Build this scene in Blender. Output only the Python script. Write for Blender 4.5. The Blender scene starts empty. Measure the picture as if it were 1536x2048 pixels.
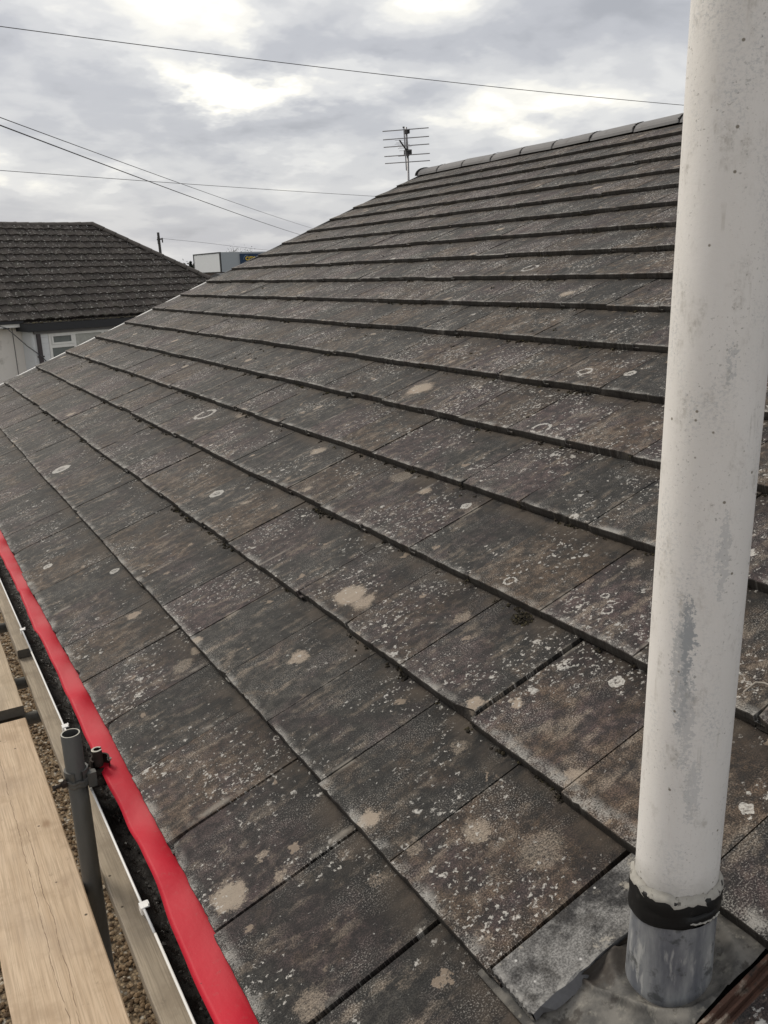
import bpy, math, random
import numpy as np
from mathutils import Matrix, Vector
R = math.radians
sc = bpy.context.scene
C = sc.collection

# ------------------------------------------------------------------ camera
PITCH, ROLL, YAW = 0.279188, -0.029164, 0.524945
fw = Vector((math.sin(YAW)*math.cos(PITCH), math.cos(YAW)*math.cos(PITCH), -math.sin(PITCH)))
rt = Vector((math.cos(YAW), -math.sin(YAW), 0)); up = rt.cross(fw)
rt2 = math.cos(ROLL)*rt + math.sin(ROLL)*up
up2 = -math.sin(ROLL)*rt + math.cos(ROLL)*up
CAM = Vector((-0.357723, 0.0, 1.194904))
cd = bpy.data.cameras.new('camera'); cam = bpy.data.objects.new('camera', cd); C.objects.link(cam)
M = Matrix((rt2, up2, -fw)).transposed().to_4x4(); M.translation = CAM
cam.matrix_world = M
cd.sensor_fit = 'HORIZONTAL'; cd.sensor_width = 36; cd.lens = 1678.366/1536*36
cd.clip_start = 0.05; cd.clip_end = 5000
sc.camera = cam

# ------------------------------------------------------------------ world
SUN_AZ, SUN_EL = R(-20), R(42)      # azimuth from +Y towards +X
world = bpy.data.worlds.new('World'); sc.world = world; world.use_nodes = True

class NT:
    def __init__(s, tree): s.t = tree; s.l = tree.links
    def n(s, typ, props=None, **inp):
        nd = s.t.nodes.new(typ)
        for k, v in (props or {}).items(): setattr(nd, k, v)
        for k, v in inp.items():
            key = k.replace('_', ' ')
            if key.startswith('i') and key[1:].isdigit(): sk = nd.inputs[int(key[1:])]
            else: sk = nd.inputs[key]
            if isinstance(v, bpy.types.NodeSocket): s.l.new(v, sk)
            else: sk.default_value = v
        return nd
    def m(s, op, a, b=0.0, c=0.0, clamp=False):
        nd = s.n('ShaderNodeMath', {'operation': op, 'use_clamp': clamp}, i0=a, i1=b, i2=c); return nd.outputs[0]
    def vm(s, op, a, b=(0, 0, 0)):
        nd = s.n('ShaderNodeVectorMath', {'operation': op}, i0=a, i1=b)
        return nd.outputs['Value'] if op in ('LENGTH', 'DISTANCE', 'DOT_PRODUCT') else nd.outputs['Vector']
    def mix(s, f, a, b, mode='MIX'):
        nd = s.n('ShaderNodeMix', {'data_type': 'RGBA', 'blend_type': mode})
        for i, v in ((0, f), (6, a), (7, b)):
            if isinstance(v, bpy.types.NodeSocket): s.l.new(v, nd.inputs[i])
            else: nd.inputs[i].default_value = v if i == 0 else (*v, 1) if len(v) == 3 else v
        return nd.outputs[2]
    def ss(s, x, a, b, lo=0.0, hi=1.0):
        nd = s.n('ShaderNodeMapRange', {'interpolation_type': 'SMOOTHSTEP'}, i0=x, i1=a, i2=b, i3=lo, i4=hi); return nd.outputs[0]
    def lin(s, x, a, b, lo=0.0, hi=1.0):
        nd = s.n('ShaderNodeMapRange', {'clamp': True}, i0=x, i1=a, i2=b, i3=lo, i4=hi); return nd.outputs[0]
    def noise(s, v, sc_, det=3.0, rough=0.55, dist=0.0, out=0):
        nd = s.n('ShaderNodeTexNoise', None, Vector=v, Scale=sc_, Detail=det, Roughness=rough, Distortion=dist); return nd.outputs[out]
    def vor(s, v, sc_, rnd=1.0, feature='F1'):
        return s.n('ShaderNodeTexVoronoi', {'feature': feature}, Vector=v, Scale=sc_, Randomness=rnd)
    def xyz(s, x, y, z=0.0): return s.n('ShaderNodeCombineXYZ', None, X=x, Y=y, Z=z).outputs[0]
    def sep(s, v): return s.n('ShaderNodeSeparateXYZ', None, Vector=v).outputs

w = NT(world.node_tree); world.node_tree.nodes.clear()
d = w.n('ShaderNodeTexCoord').outputs['Generated']
dn = w.vm('NORMALIZE', d)
dx, dy, dz = w.sep(dn)
az = w.m('ARCTAN2', dx, dy); el = w.m('ARCSINE', dz)
den = w.m('ADD', w.m('MAXIMUM', dz, 0.0), 0.22)
q = w.xyz(w.m('DIVIDE', dx, den), w.m('DIVIDE', dy, den), 0.0)
n1 = w.noise(w.vm('ADD', q, (3.1, 1.7, 0)), 1.95, 5, 0.47, 0.25)
n2 = w.noise(w.vm('ADD', q, (7.3, 4.2, 2.0)), 5.4, 5, 0.50, 0.3)
n3 = w.noise(w.vm('ADD', w.vm('ADD', q, w.vm('MULTIPLY', w.vm('SUBTRACT', w.noise(q, 5.0, 4, .6, 0., 1), (.5, .5, .5)), (.30, .30, 0))), (1.9, 8.8, 5.0)), 3.3, 3, .45, 0.)
wrp = w.noise(q, 2.6, 5, 0.6, 0.0, 1)
wv = w.vm('MULTIPLY', w.vm('SUBTRACT', wrp, (0.5, 0.5, 0.5)), (0.26, 0.11, 0.0))
ae = w.vm('ADD', w.xyz(az, el, 0.0), wv)
def lobe(c, rx, ry):
    v = w.vm('MULTIPLY', w.vm('SUBTRACT', ae, (c[0], c[1], 0)), (1/rx, 1/ry, 0))
    return w.ss(w.vm('LENGTH', v), 1.7, 0.1)
bright = [(0.296, 0.2462, 0.0894, 0.0536, .40), (0.3579, 0.198, 0.0656, 0.0167, .34), (0.4264, 0.1933, 0.0834, 0.0226, .42), (0.6101, 0.2527, 0.0715, 0.0358, .40),
 (0.7056, 0.1746, 0.0954, 0.0268, .24), (0.6365, 0.1638, 0.0775, 0.0179, .2), (0.5507, 0.2051, 0.0417, 0.0107, .24), (0.1604, 0.1033, 0.0596, 0.0095, .16),
 (0.238, 0.1102, 0.0417, 0.0072, .2), (0.1627, 0.2525, 0.0536, 0.0238, .2), (0.7562, 0.2082, 0.0715, 0.0149, .14), (0.3995, 0.2612, 0.0536, 0.0238, .2),
 (0.4324, 0.115, 0.0715, 0.0083, .12)]
dark = [(0.503, 0.2247, 0.13, 0.030, .20), (0.1853, 0.2158, 0.1192, 0.0268, .18), (0.4896, 0.1637, 0.1549, 0.0238, .28), (0.7905, 0.2277, 0.0954, 0.0358, .16),
 (0.2142, 0.1815, 0.0954, 0.0238, .18), (0.3384, 0.1553, 0.1192, 0.0179, .16), (0.2259, 0.0715, 0.1788, 0.0358, .12), (0.3843, 0.0538, 0.1192, 0.0238, .14)]
val = w.m('ADD', 0.43, w.m('MULTIPLY', w.m('SUBTRACT', n1, 0.5), 0.95))
val = w.m('ADD', val, w.m('MULTIPLY', w.m('SUBTRACT', n2, 0.5), 0.62))
val = w.m('ADD', val, w.m('MULTIPLY', w.m('SUBTRACT', w.ss(n3, .36, .64), 0.5), 0.15))
for b in bright: val = w.m('ADD', val, w.m('MULTIPLY', lobe(b[:2], b[2], b[3]), b[4]))
for b in dark: val = w.m('SUBTRACT', val, w.m('MULTIPLY', lobe(b[:2], b[2], b[3]), b[4]))
# even veil near the horizon
val = w.m('ADD', w.m('MULTIPLY', val, w.lin(el, 0.0, 0.12, 0.45, 1.0)), w.lin(el, 0.0, 0.12, 0.20, 0.0))
ramp = w.n('ShaderNodeValToRGB', None, Fac=val); cr = ramp.color_ramp
cr.interpolation = 'EASE'
cr.elements[0].position = 0.0; cr.elements[0].color = (0.312, 0.319, 0.343, 1)
cr.elements[1].position = 1.0; cr.elements[1].color = (1.02, 0.965, 0.87, 1)
for pos, col in ((0.22, (0.392, 0.398, 0.422, 1)), (0.42, (0.48, 0.482, 0.492, 1)), (0.56, (0.56, 0.558, 0.555, 1)), (0.70, (0.70, 0.685, 0.64, 1)), (0.84, (0.90, 0.86, 0.78, 1))):
    e = cr.elements.new(pos); e.color = col
skyn = w.n('ShaderNodeTexSky', {'sky_type': 'NISHITA', 'sun_disc': False, 'sun_elevation': SUN_EL, 'sun_rotation': SUN_AZ, 'air_density': 1.2, 'dust_density': 2.5})
skyb = w.vm('MULTIPLY', skyn.outputs[0], (0.09, 0.09, 0.09))
colr = w.mix(0.93, skyb, ramp.outputs[0])
bg = w.n('ShaderNodeBackground', None, Color=colr, Strength=1.0)
out = w.n('ShaderNodeOutputWorld', None, Surface=bg.outputs[0])

sl = bpy.data.lights.new('sun', 'SUN'); sl.energy = 1.6; sl.angle = R(22); sl.color = (1.0, 0.92, 0.80)
sun = bpy.data.objects.new('sun', sl); C.objects.link(sun)
sd = Vector((math.sin(SUN_AZ)*math.cos(SUN_EL), math.cos(SUN_AZ)*math.cos(SUN_EL), math.sin(SUN_EL)))
sun.rotation_euler = sd.to_track_quat('Z', 'Y').to_euler(); sun.location = (0, 0, 20)

vs = sc.view_settings
vs.view_transform = 'Standard'; vs.look = 'None'; vs.exposure = 0.5; vs.gamma = 1.0; vs.use_curve_mapping = False

# ------------------------------------------------------------------ helpers
rng = random.Random(7)
nrng = np.random.default_rng(5)
class MB:
    def __init__(s): s.v = []; s.f = []; s.mi = []; s.rnd = []
    def add(s, vs_, fs, mi=0, rnd=0.0):
        b = len(s.v); s.v += [tuple(x) for x in vs_]; s.f += [tuple(b+i for i in f) for f in fs]
        s.mi += [mi]*len(fs); s.rnd += [rnd]*len(vs_)
    def box(s, a, b, mi=0, M=None):
        x0, y0, z0 = a; x1, y1, z1 = b
        v = [(x, y, z) for x in (x0, x1) for y in (y0, y1) for z in (z0, z1)]
        if M is not None: v = [tuple(M @ Vector(p)) for p in v]
        s.add(v, [(0, 1, 3, 2), (4, 6, 7, 5), (0, 4, 5, 1), (2, 3, 7, 6), (0, 2, 6, 4), (1, 5, 7, 3)], mi)
    def tube(s, pts, r, n=8, cap=True, mi=0):
        pts = [Vector(p) for p in pts]; rr = r if isinstance(r, (list, tuple)) else [r]*len(pts)
        vv = []; prev = None
        for i, p in enumerate(pts):
            t = (pts[min(i+1, len(pts)-1)] - pts[max(i-1, 0)]).normalized()
            a = Vector((0, 0, 1)) if abs(t.z) < .9 else Vector((1, 0, 0))
            if prev is not None: a = prev
            x = (a - t*a.dot(t)).normalized(); y = t.cross(x); prev = x
            for k in range(n):
                g = 2*math.pi*k/n; vv.append(p + (x*math.cos(g) + y*math.sin(g))*rr[i])
        ff = [(i*n+k, i*n+(k+1) % n, (i+1)*n+(k+1) % n, (i+1)*n+k) for i in range(len(pts)-1) for k in range(n)]
        if cap: ff += [tuple(range(n))[::-1], tuple((len(pts)-1)*n+k for k in range(n))]
        s.add(vv, ff, mi)
    def lathe(s, prof, n=32, mi=0, c=(0, 0, 0), wob=None):
        vv = []
        for i, (r, z) in enumerate(prof):
            for k in range(n):
                g = 2*math.pi*k/n; dr, dz_ = wob(i, g) if wob else (0, 0)
                vv.append((c[0]+(r+dr)*math.cos(g), c[1]+(r+dr)*math.sin(g), c[2]+z+dz_))
        ff = [(i*n+k, i*n+(k+1) % n, (i+1)*n+(k+1) % n, (i+1)*n+k) for i in range(len(prof)-1) for k in range(n)]
        s.add(vv, ff, mi)
    def grid(s, P, mi=0, rnd=0.0):
        nr, nc = len(P), len(P[0])
        s.add([p for row in P for p in row], [(i*nc+j, i*nc+j+1, (i+1)*nc+j+1, (i+1)*nc+j) for i in range(nr-1) for j in range(nc-1)], mi, rnd)
    def build(s, name, mats, parent=None, smooth=False, loc=None, rnd=False, kind=None, M=None):
        me = bpy.data.meshes.new(name); me.from_pydata(s.v, [], s.f)
        for m_ in (mats if isinstance(mats, (list, tuple)) else [mats]): me.materials.append(m_)
        if any(s.mi): me.polygons.foreach_set('material_index', s.mi)
        if smooth: me.polygons.foreach_set('use_smooth', [True]*len(s.f))
        if rnd:
            at = me.attributes.new('rnd', 'FLOAT', 'POINT'); at.data.foreach_set('value', s.rnd)
        me.update()
        o = bpy.data.objects.new(name, me); C.objects.link(o)
        if loc is not None: o.location = loc
        if M is not None: o.matrix_basis = M
        if parent is not None: o.parent = parent
        if kind: o['kind'] = kind
        return o
def empty(name, loc=(0, 0, 0)):
    o = bpy.data.objects.new(name, None); C.objects.link(o); o.location = loc; o.empty_display_size = .1; return o
def tag(o, label=None, cat=None, group=None, kind=None):
    if label: o['label'] = label
    if cat: o['category'] = cat
    if group: o['group'] = group
    if kind: o['kind'] = kind
    return o
def mat(name):
    m_ = bpy.data.materials.new(name); m_.use_nodes = True; m_.node_tree.nodes.clear(); return m_, NT(m_.node_tree)
def finish(t, col, rough=0.8, bump=None, strength=0.4, dist=0.002, metal=0.0, spec=0.3, **kw):
    b = t.n('ShaderNodeBsdfPrincipled')
    for k, v in (('Base Color', col), ('Roughness', rough), ('Metallic', metal), ('Specular IOR Level', spec)):
        if isinstance(v, bpy.types.NodeSocket): t.l.new(v, b.inputs[k])
        else: b.inputs[k].default_value = (*v, 1) if isinstance(v, tuple) and len(v) == 3 else v
    for k, v in kw.items(): b.inputs[k.replace('_', ' ')].default_value = v
    if bump is not None:
        bn = t.n('ShaderNodeBump', None, Height=bump, Strength=strength, Distance=dist); t.l.new(bn.outputs[0], b.inputs['Normal'])
    t.n('ShaderNodeOutputMaterial', None, Surface=b.outputs[0])
    return b
def pos(t): return t.n('ShaderNodeNewGeometry').outputs['Position']
def obc(t): return t.n('ShaderNodeTexCoord').outputs['Object']
def simple(name, col, rough=.7, vary=.15, scale=20, metal=0., spec=.3, bump=.3, bscale=None, bdist=.001, dirt=None, dscale=8, dth=.6):
    m_, t = mat(name); P = obc(t)
    n = t.noise(P, scale, 4, .6)
    c = t.mix(n, tuple(x*(1-vary) for x in col), tuple(min(1, x*(1+vary)) for x in col))
    if dirt: c = t.mix(t.ss(t.noise(P, dscale, 6, .65), dth, dth+.12), c, dirt)
    finish(t, c, rough, t.noise(P, bscale or scale*4, 4, .6), bump, bdist, metal, spec)
    return m_

# ------------------------------------------------------------------ roof frame
AL, G, W = 0.394469, 0.332337, 0.30
ca, sa = math.cos(AL), math.sin(AL)
VERGE = 9.094
TH = 0.0275
def rp(v, u, h=0.0): return Vector((v*ca - h*sa, u, v*sa + h*ca))     # metres up the slope, along the eaves, off the plane
RM = Matrix(((ca, 0, -sa, 0), (0, 1, 0, 0), (sa, 0, ca, 0), (0, 0, 0, 1)))
OFF = (0.1225, 0.2605)

# ------------------------------------------------------------------ materials
def tile_material(name='weathered_concrete_tile'):
    m_, t = mat(name); P = pos(t)
    v = t.vm('DOT_PRODUCT', P, (ca, 0, sa)); u = t.sep(P)[1]
    at = t.n('ShaderNodeAttribute', {'attribute_name': 'rnd'}).outputs['Fac']
    Q = t.xyz(v, u, 0.0)
    h = t.vm('DOT_PRODUCT', P, (-sa, 0, ca))
    row = t.m('FLOOR', t.m('ADD', t.m('DIVIDE', t.m('ADD', v, t.m('MULTIPLY', h, G/TH)), G), 0.5))   # the lower tile's tail lies one thickness deeper
    s_ = t.m('SUBTRACT', v, t.m('MULTIPLY', row, G))                    # metres above the tile's front edge
    Qs = t.vm('MULTIPLY', Q, (0.30, 1.0, 1.0))                         # stretched down the slope: weather streaks
    r2 = t.m('FRACT', t.m('MULTIPLY', at, 7.31)); r3 = t.m('FRACT', t.m('MULTIPLY', at, 23.7))
    # body: each tile leans to charcoal green, plum or brown, broken up by weathering
    nA = t.noise(Q, 5.0, 4, .6); nB = t.noise(t.vm('ADD', Q, (9, 4, 1)), 9.0, 5, .65); nS = t.noise(t.vm('ADD', Qs, (0, 0, 4)), 24.0, 5, .62)
    def sgn(x, k): return t.m('MULTIPLY', t.m('SUBTRACT', x, .5), k)
    col = t.mix(t.ss(t.m('ADD', r2, sgn(nA, 2.2)), .25, .75), (0.0285, 0.0275, 0.0255), (0.047, 0.0340, 0.0350))
    col = t.mix(t.m('MULTIPLY', t.ss(t.m('ADD', r3, sgn(nB, 2.0)), .55, 1.0), .85), col, (0.068, 0.048, 0.033))
    mot = t.noise(t.vm('ADD', Q, (1.3, 6.1, 0)), 34.0, 5, .70); mot2 = t.noise(t.vm('ADD', t.vm('MULTIPLY', Q, (.5, 1, 1)), (8.3, 2.1, 0)), 15.0, 5, .66)
    col = t.mix(t.ss(mot, .38, .64), t.vm('MULTIPLY', col, (.42, .42, .43)), t.vm('MULTIPLY', col, (1.55, 1.50, 1.42)))
    col = t.mix(t.m('MULTIPLY', t.ss(mot2, .50, .70), .6), col, (0.0225, 0.0225, 0.0215))
    col = t.mix(t.m('MULTIPLY', t.ss(t.m('ADD', nS, sgn(mot, .5)), .51, .70), .72), col, (0.180, 0.148, 0.116))
    br = t.m('ADD', .80, t.m('MULTIPLY', at, .50))
    col = t.vm('MULTIPLY', col, t.xyz(br, br, br))
    shade_stain = t.m('MULTIPLY', t.ss(t.m('ADD', s_, sgn(t.noise(Q, 11.0, 4, .6), .16)), G-.16, G-.03), .88)  # shadow under the next course painted into the colour, mixed with algae staining
    col = t.mix(shade_stain, col, t.vm('MULTIPLY', col, (.28, .27, .26)))
    # grains of sand in the surface, frosted pale in patches
    gr = t.noise(Q, 330.0, 2, .7); gr2 = t.noise(t.vm('ADD', Q, (3, 3, 3)), 150.0, 3, .7)
    col = t.mix(t.m('MULTIPLY', t.ss(gr, .40, .62), .6), t.vm('MULTIPLY', col, (0.36, 0.35, 0.34)), t.vm('MULTIPLY', col, (2.0, 1.97, 1.92)))
    frost = t.ss(t.noise(t.vm('ADD', t.vm('MULTIPLY', Q, (.6, 1, 1)), (4, 7, 0)), 7.5, 5, .62), .44, .68)
    col = t.mix(t.m('MULTIPLY', t.m('MULTIPLY', t.ss(gr, .54, .66), frost), .72), col, (0.40, 0.38, 0.345))
    col = t.mix(t.m('MULTIPLY', t.ss(gr2, .60, .74), t.m('ADD', .10, t.m('MULTIPLY', frost, .35))), col, (0.30, 0.28, 0.25))
    fine = t.m('MULTIPLY', t.m('SUBTRACT', gr2, .5), 1.0)
    # warp for all lichen outlines
    wq = t.vm('ADD', Q, t.vm('MULTIPLY', t.vm('SUBTRACT', t.noise(Q, 90.0, 4, .7, 0, 1), (.5, .5, .5)), (.026, .026, 0)))
    wq2 = t.vm('ADD', Q, t.vm('MULTIPLY', t.vm('SUBTRACT', t.noise(Q, 30.0, 6, .72, 0, 1), (.5, .5, .5)), (.075, .075, 0)))
    def cells(vec, scale, keep, rmin, rmax):
        vo = t.vor(vec, scale); c = t.sep(vo.outputs['Color'])
        on = t.m('LESS_THAN', c[0], keep)
        rad = t.m('ADD', rmin*scale, t.m('MULTIPLY', c[1], (rmax-rmin)*scale))
        return t.m('DIVIDE', vo.outputs['Distance'], rad), on, c[2]
    dens = t.ss(t.m('ADD', t.noise(Q, 3.4, 3, .6), t.m('MULTIPLY', t.m('SUBTRACT', r2, .5), .10)), .42, .64)
    upw = t.ss(v, .9, 3.0)
    dens = t.m('MINIMUM', t.m('ADD', dens, t.m('MULTIPLY', upw, t.ss(t.noise(Q, 4.5, 3, .6), .42, .66))), 1.2)
    breakup = t.ss(t.noise(Q, 190.0, 3, .65), .36, .56)
    # beige flat blotches, scattered + seen ones
    x, on, c2 = cells(wq2, 4.0, .42, .018, .058)
    blot = t.m('MULTIPLY', t.m('MULTIPLY', t.ss(x, 1.25, .45), on), t.m('ADD', .22, t.m('MULTIPLY', c2, .65)))
    x2, on2, c4 = cells(t.vm('ADD', wq2, (7.7, 3.3, 0)), 5.5, .62, .012, .044)
    blot = t.m('MAXIMUM', blot, t.m('MULTIPLY', t.m('MULTIPLY', t.ss(x2, 1.25, .45), on2), t.m('MULTIPLY', upw, t.m('ADD', .30, t.m('MULTIPLY', c4, .55)))))
    BL = [(0.758, 2.043, .060, 1), (0.517, 1.936, .038, .8), (0.056, 1.362, .046, .95), (0.357, 1.284, .029, 1), (0.493, 1.092, .036, .7), (0.756, 1.282, .018, .9), (0.602, 1.298, .024, .6),
      (0.695, 1.351, .030, .95), (0.882, 1.65, .03, .6), (0.094, 1.488, .015, .5), (0.149, 1.403, .019, .7), (0.156, 1.333, .020, .7), (0.381, 1.148, .026, .6), (0.282, 1.264, .023, .5), (0.298, 1.17, .026, .55),
      (0.266, 2.279, .045, .6), (0.692, 1.03, .032, .8), (1.254, 2.077, .045, .5), (1.286, 2.547, .06, .6), (1.814, 3.161, .075, .9), (1.919, 2.881, .055, .5), (3.82, 4.961, .04, .9), (0.361, 0.907, .021, .5),
      (0.079, 1.041, .040, .6), (0.473, 2.354, .026, .6), (0.249, 2.766, .035, .8), (1.076, 2.908, .055, .4), (0.545, 0.971, .060, .55), (0.560, 0.985, .030, .3)]
    for (bv, bu, brad, st) in BL:
        dd = t.m('DIVIDE', t.vm('DISTANCE', wq2, (bv, bu, 0)), brad)
        blot = t.m('MAXIMUM', blot, t.m('MULTIPLY', t.ss(dd, 1.25, .5), st))
    blot0 = blot
    blot = t.ss(t.m('ADD', blot, t.m('MULTIPLY', t.m('SUBTRACT', t.m('ADD', t.m('MULTIPLY', gr, .6), t.m('MULTIPLY', gr2, .6)), .6), 1.3)), .30, .95)
    bcol = t.mix(t.noise(Q, 5.0, 2, .5), (0.36, 0.265, 0.195), (0.34, 0.31, 0.25))
    col = t.mix(t.m('MULTIPLY', blot, .80), col, bcol)
    # pale crust: crumbs everywhere, and spots and rings of three sizes
    crumb = t.m('MULTIPLY', t.ss(t.m('ADD', t.noise(Q, 85.0, 3, .62), t.m('MULTIPLY', dens, .10)), .685, .73), .9)
    lich = t.m('MULTIPLY', crumb, t.m('ADD', .45, t.m('MULTIPLY', dens, .55)))
    for scale, keep, a, b_, ring in ((10.0, .50, .008, .022, True), (22.0, .72, .0045, .013, True), (41.0, .74, .0026, .0075, True), (75.0, .62, .0015, .0042, False)):
        x, on, c3 = cells(t.vm('ADD', wq, (scale, scale*.37, 0)), scale, keep, a, b_)
        sp = t.ss(x, 1.15, .55)
        if ring:
            hole = t.m('MULTIPLY', t.ss(x, .80, .40), t.m('GREATER_THAN', c3, .30))
            sp = t.m('MULTIPLY', sp, t.m('SUBTRACT', 1.0, t.m('MULTIPLY', hole, .8)))
            sp = t.m('MULTIPLY', sp, t.ss(t.noise(Q, 48.0, 3, .6), .38, .56))
        sp = t.m('MULTIPLY', t.m('MULTIPLY', sp, on), t.m('ADD', .34, t.m('MULTIPLY', dens, .66)))
        lich = t.m('MAXIMUM', lich, t.ss(t.m('ADD', sp, fine), .30, .62))
    xt, ont, ct_ = cells(t.vm('ADD', wq2, (1.9, 8.3, 0)), 13.0, .55, .006, .018)
    tan = t.ss(t.m('ADD', t.m('MULTIPLY', t.m('MULTIPLY', t.ss(xt, 1.2, .5), ont), t.m('ADD', .4, t.m('MULTIPLY', ct_, .6))), t.m('MULTIPLY', fine, 1.1)), .36, .75)
    col = t.mix(t.m('MULTIPLY', tan, .62), col, (0.30, 0.235, 0.175))
    RG = [(1.708, 2.228, .040, 1), (0.822, 3.353, .034, 0), (1.221, 4.545, .07, 1), (2.109, 2.412, .033, 1), (1.044, 1.633, .018, 1), (0.434, 4.981, .055, 0), (3.117, 3.856, .055, 1),
      (1.089, 1.322, .016, 1), (1.116, 1.337, .012, 1), (1.13, 1.37, .011, 1), (1.131, 1.33, .009, 1), (0.939, 1.159, .017, 0), (0.296, 3.231, .022, 0), (0.097, 3.642, .022, 0), (1.257, 2.107, .02, 0),
      (3.246, 4.281, .03, 1), (2.135, 2.205, .024, 0), (3.334, 5.696, .03, 0), (0.829, 0.757, .013, 0)]
    wq3 = t.vm('ADD', Q, t.vm('MULTIPLY', t.vm('SUBTRACT', t.noise(Q, 60.0, 3, .6, 0, 1), (.5, .5, .5)), (.020, .020, 0)))
    for (bv, bu, brad, rg) in RG:
        dd = t.m('DIVIDE', t.vm('DISTANCE', wq3, (bv, bu, 0)), brad)
        sp = t.ss(dd, 1.05, .88)
        if rg: sp = t.m('MULTIPLY', t.m('MULTIPLY', sp, t.ss(dd, .55, .80)), t.ss(t.noise(Q, 34.0, 3, .6), .34, .50))
        if not rg: sp = t.m('MULTIPLY', sp, t.m('ADD', .45, t.m('MULTIPLY', t.m('MAXIMUM', t.ss(dd, .35, .75), t.ss(t.noise(Q, 80.0, 4, .7), .5, .6)), .55)))
        sp = t.ss(t.m('ADD', sp, t.m('MULTIPLY', fine, 1.2)), .34, .66)
        lich = t.m('MAXIMUM', lich, sp)
    lich = t.m('MULTIPLY', lich, t.m('ADD', .45, t.m('MULTIPLY', breakup, .55)))
    col = t.mix(t.m('MULTIPLY', lich, .85), col, t.mix(t.noise(Q, 7.0, 2, .5), (0.42, 0.42, 0.40), (0.60, 0.56, 0.50)))
    # worn pale nose of each tile, dirt gathered below the course above, pale lines beside joints
    nose = t.m('MULTIPLY', t.ss(s_, .028, .001), t.ss(t.m('ADD', t.noise(Q, 14.0, 4, .65), t.m('MULTIPLY', t.m('SUBTRACT', gr, .5), .6)), .42, .66))
    col = t.mix(t.m('MULTIPLY', nose, .72), col, (0.37, 0.355, 0.325))
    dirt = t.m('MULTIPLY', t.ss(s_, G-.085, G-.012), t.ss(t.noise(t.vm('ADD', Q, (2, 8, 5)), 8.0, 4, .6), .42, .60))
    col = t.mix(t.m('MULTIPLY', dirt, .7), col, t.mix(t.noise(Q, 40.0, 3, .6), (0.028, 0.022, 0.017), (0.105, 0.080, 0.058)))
    par = t.m('MODULO', t.m('ADD', row, 20.0), 2.0)
    jt = t.m('FRACT', t.m('ADD', t.m('DIVIDE', t.m('SUBTRACT', t.m('SUBTRACT', u, OFF[0]), t.m('MULTIPLY', par, OFF[1]-OFF[0])), W), 10.0))
    jd = t.m('MULTIPLY', t.m('MINIMUM', jt, t.m('SUBTRACT', 1.0, jt)), W)
    jl = t.m('MULTIPLY', t.ss(jd, .014, .002), t.ss(t.noise(t.vm('ADD', Q, (5, 1, 7)), 9.0, 4, .6), .54, .66))
    col = t.mix(t.m('MULTIPLY', jl, .6), col, (0.26, 0.235, 0.20))
    # front faces carry an old film of dark algae and moss
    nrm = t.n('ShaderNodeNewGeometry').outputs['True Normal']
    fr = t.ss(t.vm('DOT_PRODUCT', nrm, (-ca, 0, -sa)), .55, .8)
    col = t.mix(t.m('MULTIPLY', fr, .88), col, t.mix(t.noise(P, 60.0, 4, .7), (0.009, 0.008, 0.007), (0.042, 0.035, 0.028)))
    # height
    hgt = t.m('ADD', t.m('MULTIPLY', gr, .6), t.m('ADD', t.m('MULTIPLY', gr2, .5), t.m('MULTIPLY', t.noise(Q, 40.0, 3, .6), .7)))
    hgt = t.m('ADD', hgt, t.m('MULTIPLY', lich, .35))
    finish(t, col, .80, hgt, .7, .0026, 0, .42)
    return m_
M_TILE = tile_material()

def cut_tile_material():
    m_, t = mat('cut_grey_concrete_tile'); P = pos(t)
    gr = t.noise(P, 300.0, 3, .7); n = t.noise(P, 16.0, 5, .68); n2 = t.noise(t.vm('ADD', P, (2, 2, 2)), 34.0, 5, .65)
    col = t.mix(t.ss(n, .38, .62), (0.036, 0.035, 0.035), (0.185, 0.180, 0.172))
    col = t.mix(t.m('MULTIPLY', t.ss(n2, .5, .68), .6), col, (0.060, 0.056, 0.052))
    col = t.mix(t.ss(gr, .36, .66), t.vm('MULTIPLY', col, (.58, .58, .58)), t.vm('MULTIPLY', col, (1.45, 1.45, 1.45)))
    yy_ = t.sep(obc(t))[1]; xx_ = t.sep(obc(t))[0]
    rim = t.m('MAXIMUM', t.ss(yy_, .016, .002), t.ss(xx_, .016, .002))
    col = t.mix(t.m('MULTIPLY', t.m('MULTIPLY', rim, t.ss(t.noise(P, 45., 5, .7), .40, .60)), .7), col, (.33, .32, .30))
    vo = t.vor(P, 70.); k = t.sep(vo.outputs['Color'])
    col = t.mix(t.m('MULTIPLY', t.m('MULTIPLY', t.ss(vo.outputs['Distance'], .20, .10), t.m('LESS_THAN', k[0], .14)), .9), col, (.50, .49, .47))
    col = t.mix(t.m('MULTIPLY', t.ss(t.m('ADD', t.noise(P, 24.0, 4, .65), t.m('MULTIPLY', gr, .2)), .70, .80), .75), col, (.36, .33, .28))
    finish(t, col, .9, t.m('ADD', t.m('MULTIPLY', gr, .6), t.noise(P, 60., 3, .6)), .5, .002, 0, .25)
    return m_
M_CUT = cut_tile_material()
def fresh_cut():
    m_, t = mat('cut_concrete_face'); P = pos(t)
    n = t.noise(P, 90.0, 4, .6)
    finish(t, t.mix(n, (.10, .10, .105), (.17, .17, .175)), .9, n, .3, .001)
    return m_
M_CUTFACE = fresh_cut()
def red_edge():
    m_, t = mat('red_stained_tile_edge'); P = pos(t)
    n = t.noise(P, 40.0, 5, .7)
    c = t.mix(n, (.035, .021, .016), (.150, .078, .054)); c = t.mix(t.ss(t.noise(P, 26., 5, .65), .54, .66), c, (.26, .21, .165)); c = t.mix(t.ss(t.noise(P, 18., 4, .6), .56, .66), c, (.03, .024, .02))
    finish(t, c, .9, t.noise(P, 200., 4, .6), .5, .002)
    return m_
M_REDEDGE = red_edge()
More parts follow.
